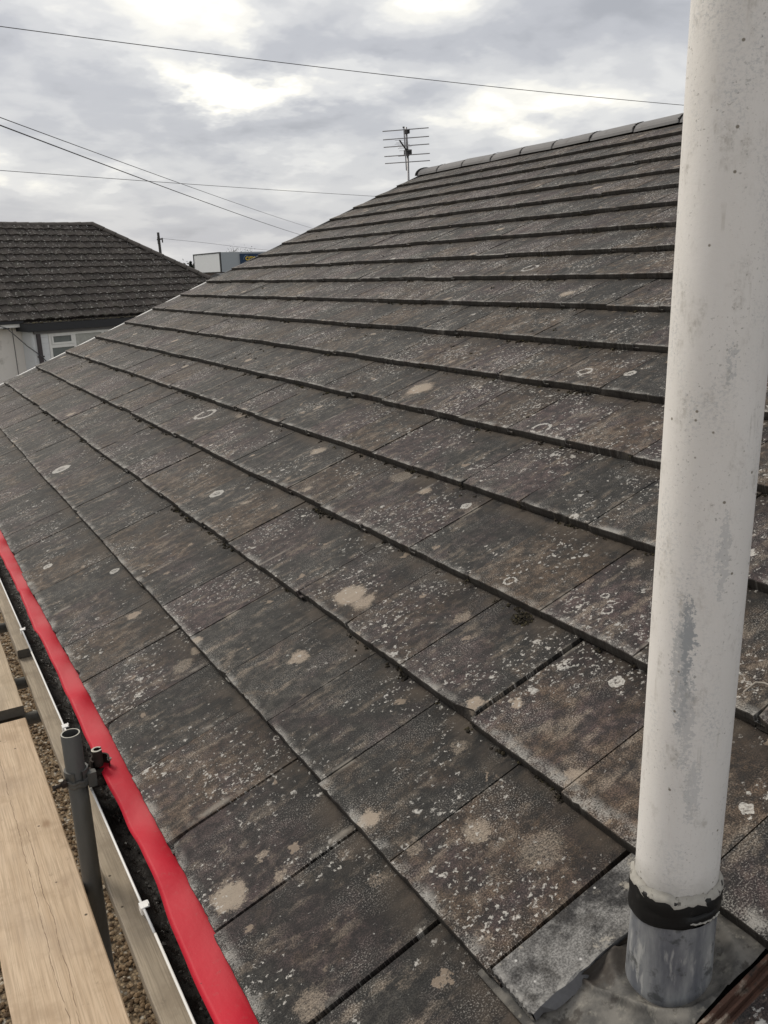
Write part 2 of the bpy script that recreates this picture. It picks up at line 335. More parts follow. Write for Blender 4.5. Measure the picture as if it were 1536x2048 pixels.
M_FELT = simple('black_roofing_felt', (.012, .012, .012), .9)
M_RIDGE = simple('smooth_grey_ridge_concrete', (.205, .20, .198), .8, .12, 9, bump=.25, bscale=120, dirt=(.17, .16, .155), dscale=7, dth=.56)
M_MORTAR = simple('dark_mortar', (.030, .028, .027), .95)
def pvc_pipe():
    m_, t = mat('weathered_cream_pipe_paint'); P = obc(t)
    x, y, z = t.sep(P); ang = t.m('ARCTAN2', t.vm('DOT_PRODUCT', P, (.618, -.786, 0)), t.vm('DOT_PRODUCT', P, (-.786, -.618, 0))); A = t.m('MULTIPLY', ang, .055)
    F = t.xyz(A, z, 0.0); F4 = t.vm('MULTIPLY', F, (1.0, .35, 1.0))
    col = t.mix(t.noise(F4, 16., 4, .6), (.71, .69, .65), (.82, .81, .79))
    # thin paint: bluish grey showing through in vertical drifts
    zone = t.m('MULTIPLY', t.ss(t.noise(F4, 13., 5, .65), .45, .66), t.ss(t.noise(F, 230., 4, .75), .46, .62))
    col = t.mix(t.m('MULTIPLY', zone, .62), col, (.43, .45, .46))
    # one bare patch
    wv_ = t.vm('ADD', F, t.vm('MULTIPLY', t.vm('SUBTRACT', t.noise(F, 110., 4, .7, 0, 1), (.5, .5, .5)), (.035, .06, 0)))
    for (pa, pz, ra, rz, st) in ((-.14, .735, .0080, .060, .80), (-.22, .70, .013, .095, .5), (.25, 1.08, .004, .03, .4), (-.05, .62, .010, .07, .4), (.45, .85, .008, .06, .35), (.2, .52, .010, .05, .35)):
        dd = t.vm('LENGTH', t.vm('MULTIPLY', t.vm('SUBTRACT', wv_, (pa*.057, pz, 0)), (1/ra, 1/rz, 0)))
        col = t.mix(t.m('MULTIPLY', t.ss(t.m('ADD', t.ss(dd, 1.6, .4), t.m('MULTIPLY', t.m('SUBTRACT', t.m('ADD', t.m('MULTIPLY', t.noise(F, 260., 4, .75), .5), t.m('MULTIPLY', t.noise(F4, 95., 5, .75), .5)), .5), 4.2)), .50, .80), st), col, (.33, .355, .375))
    # dark mould specks and grime
    sp = t.m('MULTIPLY', t.ss(t.noise(F, 190., 4, .72), .58, .68), t.ss(t.noise(F4, 20., 4, .65), .40, .62))
    col = t.mix(t.m('MULTIPLY', sp, .62), col, (.15, .145, .125))
    sm = t.m('MULTIPLY', t.m('MULTIPLY', t.ss(t.noise(F4, 34., 5, .68), .52, .72), t.ss(t.noise(F, 120., 4, .7), .36, .62)), .62)
    col = t.mix(sm, col, (.36, .34, .30))
    strk = t.m('MULTIPLY', t.ss(t.noise(t.vm('MULTIPLY', F, (1, .06, 1)), 90., 4, .6), .58, .70), t.ss(t.noise(F, 14., 4, .65), .46, .64))
    col = t.mix(t.m('MULTIPLY', strk, .4), col, (.40, .375, .32))
    vo = t.vor(F, 55.); c = t.sep(vo.outputs['Color'])
    ds = t.m('MULTIPLY', t.ss(vo.outputs['Distance'], .13, .07), t.m('LESS_THAN', c[0], .20))
    col = t.mix(t.m('MULTIPLY', ds, .8), col, (.12, .10, .06))
    # dirt film towards the joint
    col = t.mix(t.m('MULTIPLY', t.ss(t.m('ADD', z, t.m('MULTIPLY', t.noise(F, 40., 4, .6), .05)), .42, .36), .6), col, (.36, .345, .315))
    finish(t, col, .55, t.noise(F, 150., 5, .7), .3, .0012, 0, .3)
    return m_
M_PIPE = pvc_pipe()
def lead(name, lo, hi, stain, pale, rough=.45, metal=.35, silt=False):
    m_, t = mat(name); P = obc(t); V = t.vm('MULTIPLY', P, (1, 1, .22))
    col = t.mix(t.ss(t.noise(V, 24., 5, .6), .35, .68), lo, hi)
    col = t.mix(t.m('MULTIPLY', t.ss(t.noise(V, 60., 4, .6), .55, .70), .7), col, pale)
    col = t.mix(t.m('MULTIPLY', t.ss(t.noise(P, 32., 5, .65), .56, .68), .75), col, stain)
    if silt:
        dd = t.vm('LENGTH', t.vm('MULTIPLY', t.vm('SUBTRACT', P, (.0, .085, .02)), (1/.13, 1/.055, .0)))
        col = t.mix(t.m('MULTIPLY', t.ss(t.m('ADD', dd, t.m('MULTIPLY', t.m('SUBTRACT', t.noise(P, 40., 5, .7), .5), 1.2)), 1.15, .75), .88), col, t.mix(t.noise(P, 120., 4, .7), (.020, .016, .013), (.060, .048, .038)))
    finish(t, col, rough, t.m('ADD', t.noise(P, 70., 3, .6), t.m('MULTIPLY', t.noise(P, 28., 2, .5), 1.5)), .35, .0016, metal, .4)
    return m_
M_LEAD = lead('grey_lead_sleeve', (.17, .18, .205), (.42, .43, .435), (.075, .08, .08), (.64, .64, .62))
M_LEADS = lead('dirty_lead_sheet', (.060, .058, .055), (.17, .160, .142), (.028, .023, .019), (.25, .235, .20), .72, .08, True)
M_RUBBER, _t = mat('black_rubber_collar')
_P = obc(_t); finish(_t, _t.mix(_t.ss(_t.noise(_P, 60., 4, .6), .6, .75), (.008, .008, .008), (.022, .021, .02)), .55, _t.noise(_P, 90., 3, .6), .15, .001, 0, .3)
M_PUTTY = simple('pale_cracked_sealant', (.36, .345, .31), .9, .3, 60, bump=.5, bscale=120, dirt=(.06, .055, .05), dscale=60, dth=.54)
M_RED, _t = mat('red_plastic_membrane')
_P = pos(_t); _c = _t.mix(_t.noise(_P, 6., 3, .5), (.42, .009, .022), (.53, .015, .034))
_sp = _t.vor(_P, 60.); _on = _t.m('LESS_THAN', _t.sep(_sp.outputs['Color'])[0], .10)
_c = _t.mix(_t.m('MULTIPLY', _t.m('MULTIPLY', _t.ss(_sp.outputs['Distance'], .10, .05), _on), .8), _c, (.03, .01, .01))
_c = _t.mix(_t.m('MULTIPLY', _t.ss(_t.noise(_P, 55., 6, .75), .55, .72), .32), _c, (.34, .10, .09))
_c = _t.mix(_t.m('MULTIPLY', _t.ss(_t.noise(_P, 150., 5, .75), .66, .74), .6), _c, (.10, .02, .02))
finish(_t, _c, .55, _t.m('ADD', _t.noise(_P, 30., 3, .5), _t.m('MULTIPLY', _t.noise(_t.vm('MULTIPLY', _P, (1, .35, 1)), 70., 4, .6), .4)), .35, .0025, 0, .2)
M_WHITEPVC = simple('white_pvc', (.74, .73, .70), .4, .05, 12, spec=.45, bump=.05, dirt=(.42, .39, .34), dscale=14, dth=.62)
M_GRIME, _t = mat('black_gutter_grime')
_P = pos(_t); finish(_t, _t.mix(_t.noise(_P, 40., 4, .6), (.004, .0035, .003), (.015, .012, .010)), _t.lin(_t.noise(_P, 25., 3, .6), .4, .6, .35, .9), _t.noise(_P, 120., 4, .6), .8, .004, 0, .35)
M_STEEL, _t = mat('dull_galvanised_tube')
_P = obc(_t); _V = _t.vm('MULTIPLY', _P, (1, 1, .2))
finish(_t, _t.mix(_t.noise(_V, 35., 5, .65), (.062, .062, .058), (.135, .135, .128)), .52, _t.noise(_P, 120., 4, .6), .15, .0006, .45, .4)
M_RIM = simple('bare_tube_rim', (.34, .33, .29), .5, .2, 60, metal=.5)
M_RUST = simple('dark_rusty_steel', (.034, .026, .021), .75, .4, 60, metal=.3, bump=.5, bscale=160)
def wood(name, lo, hi, seed, crack=()):
    m_, t = mat(name); P = t.vm('ADD', obc(t), (seed, seed*.3, 0))
    V = t.vm('MULTIPLY', P, (1, .05, 1))
    wv_ = t.noise(V, 60., 4, .6); w2 = t.noise(t.vm('MULTIPLY', P, (1, .02, 1)), 300., 3, .6)
    col = t.mix(t.ss(wv_, .3, .7), lo, hi); col = t.mix(t.m('MULTIPLY', t.ss(w2, .42, .66), .55), col, tuple(x*.66 for x in lo))
    col = t.mix(t.m('MULTIPLY', t.ss(t.noise(P, 7., 5, .65), .48, .68), .55), col, (lo[0]*.70, lo[1]*.68, lo[2]*.66))
    vo = t.vor(t.vm('MULTIPLY', P, (1, .55, 1)), 9.); k = t.sep(vo.outputs['Color'])
    dd = t.m('ADD', vo.outputs['Distance'], t.m('MULTIPLY', t.m('SUBTRACT', t.noise(P, 60., 3, .6), .5), .05))
    on = t.m('LESS_THAN', k[0], .40)
    col = t.mix(t.m('MULTIPLY', t.m('MULTIPLY', t.ss(dd, .18, .08), on), .6), col, (lo[0]*.5, lo[1]*.4, lo[2]*.32))
    sp = t.m('MULTIPLY', t.ss(t.noise(P, 120., 4, .7), .66, .72), t.ss(t.noise(P, 12., 3, .6), .48, .62))
    col = t.mix(t.m('MULTIPLY', sp, .9), col, (.05, .038, .028))
    vo = t.vor(t.vm('ADD', P, (3, 1, 0)), 24.); k = t.sep(vo.outputs['Color'])
    col = t.mix(t.m('MULTIPLY', t.m('MULTIPLY', t.ss(vo.outputs['Distance'], .12, .06), t.m('LESS_THAN', k[0], .16)), .9), col, (.045, .034, .025))
    spl = t.m('MULTIPLY', t.ss(t.noise(P, 45., 5, .7), .60, .68), t.ss(t.noise(P, 6., 3, .6), .50, .62))
    col = t.mix(t.m('MULTIPLY', spl, .55), col, (lo[0]*.5, lo[1]*.5, lo[2]*.5))
    col = t.mix(t.m('MULTIPLY', t.ss(t.noise(t.vm('ADD', P, (4, 4, 0)), 3.2, 5, .65), .46, .68), .45), col, (lo[0]*.78, lo[1]*.80, lo[2]*.86))
    x, y, z = t.sep(obc(t)); cm = 0.0
    for (cx, y0, y1, am) in crack:
        off = t.m('ADD', t.m('MULTIPLY', t.m('SUBTRACT', t.noise(t.xyz(cx*40, y, 0.), 5., 4, .6), .5), am), cx)
        dd = t.m('ABSOLUTE', t.m('SUBTRACT', x, off))
        cm = t.m('MAXIMUM', cm, t.m('MULTIPLY', t.ss(dd, .0011, .0003), t.m('MULTIPLY', t.ss(y, y0, y0+.05), t.ss(y, y1, y1-.05))))
    if crack: col = t.mix(t.m('MULTIPLY', t.m('MULTIPLY', cm, t.ss(t.noise(obc(t), 30., 3, .6), .3, .55)), .8), col, (.11, .07, .045))
    finish(t, col, .78, t.m('SUBTRACT', t.m('ADD', t.m('MULTIPLY', w2, .5), wv_), t.m('MULTIPLY', cm, 2.0)) if crack else wv_, .22, .0015, 0, .25)
    return m_
M_WOOD1 = wood('pale_new_scaffold_timber', (.50, .375, .255), (.62, .485, .345), 1.3, ((-.27, .9, 3.2, .05), (-.235, 1.2, 2.6, .06)))
M_WOOD2 = wood('pale_scaffold_timber', (.43, .345, .245), (.54, .44, .32), 5.1)
M_WOOD3 = wood('grey_scaffold_timber', (.33, .28, .215), (.44, .375, .29), 8.7)
M_ENDG = simple('weathered_end_grain', (.10, .092, .08), .9, .3, 60)
M_MOSS, _t = mat('dark_moss'); _P = pos(_t)
_at = _t.n('ShaderNodeAttribute', {'attribute_name': 'rnd'}).outputs['Fac']
_c = _t.mix(_t.noise(_P, 90., 4, .7), (.013, .011, .007), (.045, .036, .022)); _c = _t.mix(_t.ss(_at, .72, 1.0), _c, (.085, .072, .036)); _c = _t.mix(_t.ss(_at, .3, 0.), _c, (.012, .010, .008))
finish(_t, _c, .95, _t.noise(_P, 240., 4, .7), 1., .004)
M_TWIG = simple('dry_grey_twig', (.30, .27, .23), .8, .2, 90)
M_WIRE = simple('dark_wire_sheath', (.085, .085, .09), .6)
M_ALU = simple('dull_aluminium', (.30, .30, .31), .45, .15, 40, metal=.6)
M_DKMET = simple('dark_bracket_plastic', (.022, .022, .024), .6)
M_RENDER = simple('cream_render', (.74, .70, .655), .9, .05, 3, bump=.3, bscale=60, dirt=(.45, .42, .38), dscale=1.2, dth=.6)
M_BRICK = simple('dark_brickwork', (.085, .065, .055), .9, .3, 4)
M_CLAD = simple('white_wall_cladding', (.70, .71, .72), .5, .05, 2)
M_GCLAD = simple('grey_steel_cladding', (.36, .385, .41), .6, .06, .6)
M_DTRIM = simple('dark_grey_trim', (.032, .033, .036), .6)
M_GREYPAINT = simple('mid_grey_trim', (.15, .145, .145), .6)
M_DBROWN = simple('dark_plum_downpipe', (.060, .050, .053), .5)
M_SIGN = simple('navy_sign_panel', (.018, .040, .085), .5, .1, 1)
M_YEL = simple('yellow_lettering', (.80, .55, .06), .5, .02)
M_PALE = simple('pale_sign_lettering', (.80, .78, .66), .5, .02)
M_ARC = simple('pale_blue_sign_arc', (.25, .34, .46), .5, .02)
M_GLASS, _t = mat('window_glass')
_P = obc(_t); finish(_t, _t.mix(_t.noise(_P, 4., 3, .6), (.10, .12, .12), (.22, .24, .235)), .08, None, metal=0, spec=.6)
M_CURT = simple('pale_net_curtain', (.40, .40, .37), .9, .35, 14)
M_POLEW = simple('weathered_pole_wood', (.075, .072, .068), .9, .25, 10)
M_BARK = simple('bark', (.06, .05, .04), .9, .3, 20)
M_LEAF = simple('dull_hedge_leaf', (.055, .058, .036), .8, .4, 3)
M_FIR = simple('dark_conifer_leaf', (.030, .040, .032), .8, .3, 3)
def nb_tile():
    m_, t = mat('brown_interlocking_tile'); P = pos(t)
    at = t.n('ShaderNodeAttribute', {'attribute_name': 'rnd'}).outputs['Fac']
    col = t.mix(t.noise(P, 1.2, 4, .6), (.036, .031, .028), (.058, .049, .043))
    col = t.mix(t.m('MULTIPLY', t.ss(t.noise(P, 5., 4, .6), .5, .7), .5), col, (.042, .043, .030))
    b = t.m('ADD', .75, t.m('MULTIPLY', at, .55)); col = t.vm('MULTIPLY', col, t.xyz(b, b, b))
    w_ = t.vm('ADD', P, t.vm('MULTIPLY', t.vm('SUBTRACT', t.noise(P, 14., 3, .6, 0, 1), (.5, .5, .5)), (.09, .09, .09)))
    for sc_, keep, th in ((10., .42, .32), (20., .42, .34)):
        vo = t.vor(w_, sc_); k = t.sep(vo.outputs['Color'])
        msk = t.m('MULTIPLY', t.m('MULTIPLY', t.ss(vo.outputs['Distance'], th, th*.6), t.m('LESS_THAN', k[0], keep)), t.lin(k[1], 0, 1, .2, .85))
        col = t.mix(msk, col, t.mix(k[2], (.20, .19, .165), (.48, .47, .44)))
    finish(t, col, .9, t.noise(P, 30., 4, .6), .6, .01)
    return m_
M_NBT = nb_tile()
M_HIP = simple('grey_brown_hip_concrete', (.095, .085, .076), .9, .3, 6, dirt=(.22, .21, .19), dscale=9, dth=.6)

# ------------------------------------------------------------------ ground
def ground_mat():
    m_, t = mat('gravel_and_verge'); P = pos(t)
    vo = t.vor(P, 55.); k = t.sep(vo.outputs['Color'])
    gcol = t.mix(k[0], (.13, .095, .06), (.34, .26, .165)); gcol = t.mix(t.ss(k[1], .8, .95), gcol, (.42, .39, .33))
    gcol = t.mix(t.m('MULTIPLY', t.ss(vo.outputs['Distance'], .35, .7), .7), gcol, (.05, .036, .024))
    far = t.mix(t.noise(P, .25, 5, .6), (.06, .075, .035), (.13, .12, .095))
    y = t.sep(P)[1]
    col = t.mix(t.ss(y, 12., 15.), gcol, far)
    finish(t, col, .95, t.m('SUBTRACT', 1., vo.outputs['Distance']), .7, .01)
    return m_
GZ = -2.4
g = MB(); g.grid([[(x, y, GZ) for x in (-1500, -60, 0, 60, 1500)] for y in (-1500, -40, 0, 20, 120, 2500)])
g.build('ground', ground_mat(), kind='structure')
# loose gravel where the gap between the boards shows it
ico = np.array([(0, 0, 1), (.894, 0, .447), (.276, .851, .447), (-.724, .526, .447), (-.724, -.526, .447), (.276, -.851, .447), (.724, .526, -.447), (-.276, .851, -.447), (-.894, 0, -.447), (-.276, -.851, -.447), (.724, -.526, -.447), (0, 0, -1)])
icf = np.array([(0, 1, 2), (0, 2, 3), (0, 3, 4), (0, 4, 5), (0, 5, 1), (1, 6, 2), (2, 7, 3), (3, 8, 4), (4, 9, 5), (5, 10, 1), (6, 7, 2), (7, 8, 3), (8, 9, 4), (9, 10, 5), (10, 6, 1), (11, 7, 6), (11, 8, 7), (11, 9, 8), (11, 10, 9), (11, 6, 10)])
def lumps(name, P, S, m_, flat=.7, rot=None, kind='stuff', smooth=False):
    n = len(P); V = np.empty((n, 12, 3)); 
    for a in range(3): V[:, :, a] = ico[None, :, a]*(1 + nrng.uniform(-.28, .28, (n, 12)))
    V[:, :, 0] *= nrng.uniform(.7, 1.3, (n, 1)); V[:, :, 2] *= flat
    th = nrng.uniform(0, 6.28, n); c, s_ = np.cos(th)[:, None], np.sin(th)[:, None]
    X = V[:, :, 0]*c - V[:, :, 1]*s_; Y = V[:, :, 0]*s_ + V[:, :, 1]*c; V[:, :, 0] = X; V[:, :, 1] = Y
    V *= np.asarray(S)[:, None, None]
    if rot is not None: V = V @ np.asarray(rot).T
    V += np.asarray(P)[:, None, :]
    F = (icf[None] + 12*np.arange(n)[:, None, None]).reshape(-1, 3)
    me = bpy.data.meshes.new(name); me.from_pydata(V.reshape(-1, 3).tolist(), [], F.tolist()); me.materials.append(m_)
    at = me.attributes.new('rnd', 'FLOAT', 'POINT'); at.data.foreach_set('value', np.repeat(nrng.random(n), 12))
    if smooth: me.polygons.foreach_set('use_smooth', [True]*len(F))
    me.update(); o = bpy.data.objects.new(name, me); C.objects.link(o)
    if kind: o['kind'] = kind
    return o
M_GRAV, _t = mat('mixed_gravel_stone')
_at = _t.n('ShaderNodeAttribute', {'attribute_name': 'rnd'}).outputs['Fac']
_rp = _t.n('ShaderNodeValToRGB', None, Fac=_at); _e = _rp.color_ramp.elements
_e[0].color = (.060, .038, .022, 1); _e[1].color = (.48, .44, .36, 1)
for _p, _c in ((.35, (.15, .10, .055, 1)), (.7, (.24, .165, .095, 1)), (.92, (.32, .24, .155, 1))): _x = _rp.color_ramp.elements.new(_p); _x.color = _c
finish(_t, _rp.outputs[0], .85, _t.noise(pos(_t), 120., 3, .6), .3, .002)
NG = 15000
gp = np.column_stack([nrng.uniform(-.45, .60, NG), nrng.uniform(2.0, 13.5, NG), GZ + nrng.uniform(0, .012, NG)])
lumps('gravel', gp, nrng.uniform(.006, .017, NG), M_GRAV)

# ------------------------------------------------------------------ the bungalow
house = tag(empty('bungalow', (0, 0, GZ)), 'bungalow in the foreground with a weathered flat concrete tile roof and red eaves strip', 'house')
HM = Matrix.Translation((0, 0, -GZ))     # children are given in world coordinates
def hpart(mb, name, mats, parent=None, **k):
    o = mb.build(name, mats, None, **k); o.parent = parent or house
    if parent is None: o.matrix_parent_inverse = HM
    return o
AV = 18.55*G                              # slope length to the apex
AX, AZ = AV*ca, AV*sa
# deck under the tiles: the roof itself, two slopes
b = MB()
U0, U1 = -1.6, 9.05
def slab(P4, th):
    n = (P4[1]-P4[0]).cross(P4[3]-P4[0]).normalized()*th
    vv = P4 + [q_ - n for q_ in P4]
    b.add(vv, [(0, 1, 2, 3), (7, 6, 5, 4), (0, 4, 5, 1), (1, 5, 6, 2), (2, 6, 7, 3), (3, 7, 4, 0)])
slab([rp(.03, U0, -.062), rp(AV-.06, U0, -.062), rp(AV-.06, U1, -.062), rp(.03, U1, -.062)], .02)
far = lambda v, u, h: Vector((2*AX - rp(v, u, h).x, u, rp(v, u, h).z))
slab([far(AV-.06, U0, -.02), far(-.1, U0, -.02), far(-.1, U1+.04, -.02), far(AV-.06, U1+.04, -.02)], .04)
roof = hpart(b, 'roof', [M_FELT])
def add_under(mb, name, mats, parent, **k):
    o = mb.build(name, mats, None, **k); o.parent = parent; o.matrix_parent_inverse = Matrix.Identity(4); return o
# roof keeps world coordinates: its own transform is identity once parented

def tile_verts(width, length, seed, near, chip=None, th=TH-.0015, e0=0., e1=0.):
    """local: x up the slope, y along the eaves 0..width, z off the plane"""
    r = random.Random(seed)
    n = 26 if near else 6
    ys = [e0 + (width-e0-e1)*i/n for i in range(n+1)]
    sl_ = -TH/G
    P = []; jit = [r.uniform(-1, 1) for _ in ys]; jit = [.5*j + .5*(jit[max(0, q0-1)] + jit[min(len(jit)-1, q0+1)])*.9 + (r.uniform(0, 2.2) if r.random() < .10 else 0) for q0, j in enumerate(jit)]; amp = .0010 if near else .0014
    xs = [(0.0, -th), (0.0003, -.0022), (.0016, 0), (.05, 0), (.17, 0), (length, 0)]
    bow = r.uniform(-.0012, .0012); tl = r.uniform(-.0012, .0012)
    for k, (x, h) in enumerate(xs):
        rowp = []
        for i, y in enumerate(ys):
            f = (i/n - .5)
            xx = x + (jit[i]*amp*(1.4 if k in (1, 2) else .7) if k < 3 else 0)
            if k < 4: xx += bow*(1-4*f*f)*.6
            hh = h + sl_*xx + bow*(1-4*f*f) + tl*f + (r.uniform(-.0006, .0006) if k > 2 else 0)
            if chip and k in (1, 2):
                cpos, cw, cdp = chip
                a = max(0, 1 - abs(y/width-cpos)/cw); xx += cdp*a; hh -= (.006*a if k == 2 else .008*a)
            rowp.append((xx, y, hh))
        P.append(rowp)
    return P, ys, sl_
def make_tile(mb, width, length, seed, near, rnd, org=(0, 0, 0), chip=None, lap=True, mats=(0, 0)):
    P, ys, sl_ = tile_verts(width, length, seed, near, chip)
    o = Vector(org); P = [[Vector(p)+o for p in row] for row in P]
    mb.grid(P, mats[0], rnd)
    th = TH-.0015
    # sides and a low lip that runs under the neighbour
    for side, m_ in ((0, mats[1]), (-1, mats[0])):
        top = [P[k][side] for k in range(1, len(P))]; bot = [Vector((p.x, p.y, p.z - th + (0 if k else .005))) for k, p in enumerate(top)]
        mb.grid([top, bot] if side == 0 else [bot, top], m_, rnd)
    if lap:
        y0 = o.y - .026
        q_ = [(o.x+.001, y0, o.z-.013), (o.x+.001, o.y+.004, o.z-.013), (o.x+length, o.y+.004, o.z-.013+sl_*length), (o.x+length, y0, o.z-.013+sl_*length)]
        mb.add(q_ + [(x, y, z-.009) for x, y, z in q_], [(0, 3, 2, 1), (0, 1, 5, 4), (0, 4, 7, 3)], mats[0], rnd)

def project(P):
    dv = Vector(P) - CAM; z = dv.dot(fw)
    if z < .05: return None
    return 768 + 1678.4*dv.dot(rt2)/z, 1024 - 1678.4*dv.dot(up2)/z
def area(pts):
    pr = [project(p) for p in pts]
    if any(p is None for p in pr): return 0
    pr = [(min(max(x, -40), 1576), min(max(y, -40), 2088)) for x, y in pr]
    return abs(sum(pr[i][0]*pr[(i+1) % 4][1]-pr[(i+1) % 4][0]*pr[i][1] for i in range(4)))/2
tiles = []
for k in range(18):
    off = OFF[k % 2]
    if k == 0: off = .108
    n = 0
    length = G + .078 if k < 17 else G + .14
    for i in range(-6, 31):
        a0, a1 = off + i*W, off + (i+1)*W
        if k == 1 and abs(a0-.5605) < .01: continue          # the lead and the cut tile sit here
        if a0 > VERGE - .04: continue
        a1 = min(a1, VERGE + rng.uniform(-.012, .003)) if a1 > VERGE-.06 else a1
        pts = [rp(k*G, a0), rp(k*G, a1), rp((k+1)*G, a1), rp((k+1)*G, a0)]
        A = area(pts)
        tiles.append((A, k, a0, a1, length, i))
tiles.sort(key=lambda x: -x[0])
rest = MB()
for idx, (A, k, a0, a1, length, i) in enumerate(tiles):
    r = random.Random(k*1000+i)
    gap = .0016 if r.random() < .8 else .0035
    dv, dh, du = r.gauss(0, .0034), r.uniform(0, .0036), 0
    chip = None
    if k == 0 and abs(a0-1.008) < .02: gap = .007
    if k == 2 and a1 < 1.34: dv -= .013; dh -= .002           # this run of the course has slipped a little
    if k == 2 and abs(a0-1.3225) < .01: gap = .006; dh += .004; chip = (.03, .18, .016)
    
    if r.random() < .34 and chip is None: chip = (r.choice((.0, 1.0, r.random())), r.uniform(.05, .16), r.uniform(.003, .011))
    rnd = r.random()
    near = A > 2500
    wd = (a1-gap) - (a0+gap)
    red = (k == 1 and abs(a1-.5605) < .002)
    if idx < 300:
        mb = MB(); make_tile(mb, wd, length, k*77+i, near, rnd, chip=chip)
        if red:
            # its ribbed interlocking lip, normally hidden by the next tile, lies open here
            prof = [(0, -.004), (.004, -.004), (.0055, -.013), (.0115, -.013), (.013, -.006), (.017, -.0055), (.0185, -.013), (.0245, -.013), (.026, -.004), (.0315, -.0035), (.0325, -.007), (.0325, -.024)]
            pts1 = []
            for j in range(19):
                x = .002 + length*j/18
                pts1.append([(x, wd + py + r.uniform(-.0006, .0006), ph - TH/G*x + r.uniform(-.0006, .0006)) for py, ph in prof])
            mb.grid(pts1, 1, rnd); mb.add(pts1[0] + [(pts1[0][0][0], wd, -.024)], [tuple(range(13))], 1, rnd)
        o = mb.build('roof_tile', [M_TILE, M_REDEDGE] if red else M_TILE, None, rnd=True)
        T = RM @ Matrix.Translation((k*G+dv, a0+gap, dh)) @ Matrix.Rotation(r.gauss(0, .0022), 4, 'Z')
        o.parent = roof; o.matrix_parent_inverse = Matrix.Identity(4); o.matrix_basis = T
    else:
        mb = MB(); make_tile(mb, wd, length, k*77+i, near, rnd, chip=chip)
        T = RM @ Matrix.Translation((k*G+dv, a0+gap, dh))
        rest.add([T @ Vector(p) for p in mb.v], mb.f, 0, rnd)
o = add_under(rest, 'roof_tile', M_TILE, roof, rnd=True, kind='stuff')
# the narrow cut tile left of the pipe
mb = MB(); CW = .098
P, ys, sl_ = tile_verts(CW, G+.07, 4242, True, None)
nP = []
for k, rowp in enumerate(P):
    q_ = []
    for i, p in enumerate(rowp):
        y = p[1]
        if i == 0: y += .0025*math.sin(p[0]*37) + (.004 if k < 3 else 0)
        q_.append(Vector((p[0] + (.0015*math.sin(i*2.3) if k < 3 else 0), y, p[2]+.001)))
    nP.append(q_)
# finer rows for a ragged cut edge
rows = []
r = random.Random(3)
xs = [p[0].x for p in nP]
for j in range(26):
    x = nP[2][0].x + (nP[-1][0].x - nP[2][0].x)*j/25
    jag = r.uniform(-.0022, .0022)
    rows.append([Vector((x, (jag if i == 0 else nP[2][i].y), sl_*x + .001 + (-.0015*abs(r.gauss(0, .6)) if i == 0 else 0))) for i in range(27)])
mb.grid([nP[0], nP[1]] + rows, 0)
low = [Vector((p[0].x, p[0].y + r.uniform(-.0015, .0025) - (.010 if 1 < j < 7 else 0), p[0].z - .021 + (.003 if 1 < j < 7 else 0))) for j, p in enumerate(rows)]
mb.grid([[p[0] for p in rows], low], 1)
mb.grid([[p[-1] for p in rows], [Vector((p[-1].x, p[-1].y, p[-1].z-.021)) for p in rows]], 0)
o = mb.build('roof_tile', [M_CUT, M_CUTFACE]); o['label'] = 'narrow grey tile cut to fit beside the pipe'
o.parent = roof; o.matrix_parent_inverse = Matrix.Identity(4); o.matrix_basis = RM @ Matrix.Translation((G+.002, .757, .001)) @ Matrix.Rotation(R(-1.0), 4, 'Z')

# ridge tiles
def ridge_ring(y, r_, dz_=0, flat=.62):
    return [(AX - r_*math.cos(a), y, AZ - .074 + dz_ + r_*flat*math.sin(a)) for a in [math.pi*j/12 for j in range(13)]]
ys_ = [9.16, 8.745, 8.245, 7.72, 7.225, 6.745, 6.23, 5.70, 5.2, 4.7, 4.2, 3.7, 3.2, 2.7, 2.2, 1.7, 1.2, .7, .2, -.3, -.8, -1.3]
for i in range(len(ys_)-1):
    a, c_ = ys_[i], ys_[i+1]; m2 = MB(); tw = rng.uniform(-.004, .004)
    m2.grid([ridge_ring(a-.007, .140, tw), ridge_ring(a-.012, .146, tw), ridge_ring((a+c_)/2, .146, 0), ridge_ring(c_+.012, .146, -tw), ridge_ring(c_+.007, .140, -tw)])
    m2.grid([ridge_ring(a-.007, .140, tw), ridge_ring(a-.007, .118, tw)]); m2.grid([ridge_ring(c_+.007, .118, -tw), ridge_ring(c_+.007, .140, -tw)])
    add_under(m2, 'ridge_tile', M_RIDGE, roof, smooth=False)
for y in ys_[1:-1]:
    m2 = MB()
    m2.grid([ridge_ring(y-.010, .137), ridge_ring(y-.004, .1395), ridge_ring(y+.004, .1395), ridge_ring(y+.010, .137)])
    for j in range(2, 9):
        a = .2*j + rng.uniform(-.06, .06); e = rng.uniform(.009, .018); yo = rng.uniform(-.006, .006)
        x, z = AX-.1465*math.cos(a), AZ-.074+.1465*.62*math.sin(a)
        m2.add([(x-.012, y+yo-e, z-.002), (x+.012, y+yo-e, z+.002), (x+.012, y+yo+e, z+.002), (x-.012, y+yo+e, z-.002), (x, y+yo, z+.004)], [(0, 1, 4), (1, 2, 4), (2, 3, 4), (3, 0, 4)])
    o = add_under(m2, 'ridge_joint', M_MORTAR, roof)
m2 = MB(); m2.grid([ridge_ring(9.162, .165), ridge_ring(9.18, .165)]); m2.grid([ridge_ring(9.162, .165), ridge_ring(9.162, .12)]); m2.grid([ridge_ring(9.18, .165), ridge_ring(9.18, .005)])
add_under(m2, 'ridge_end_cap', M_MORTAR, roof)
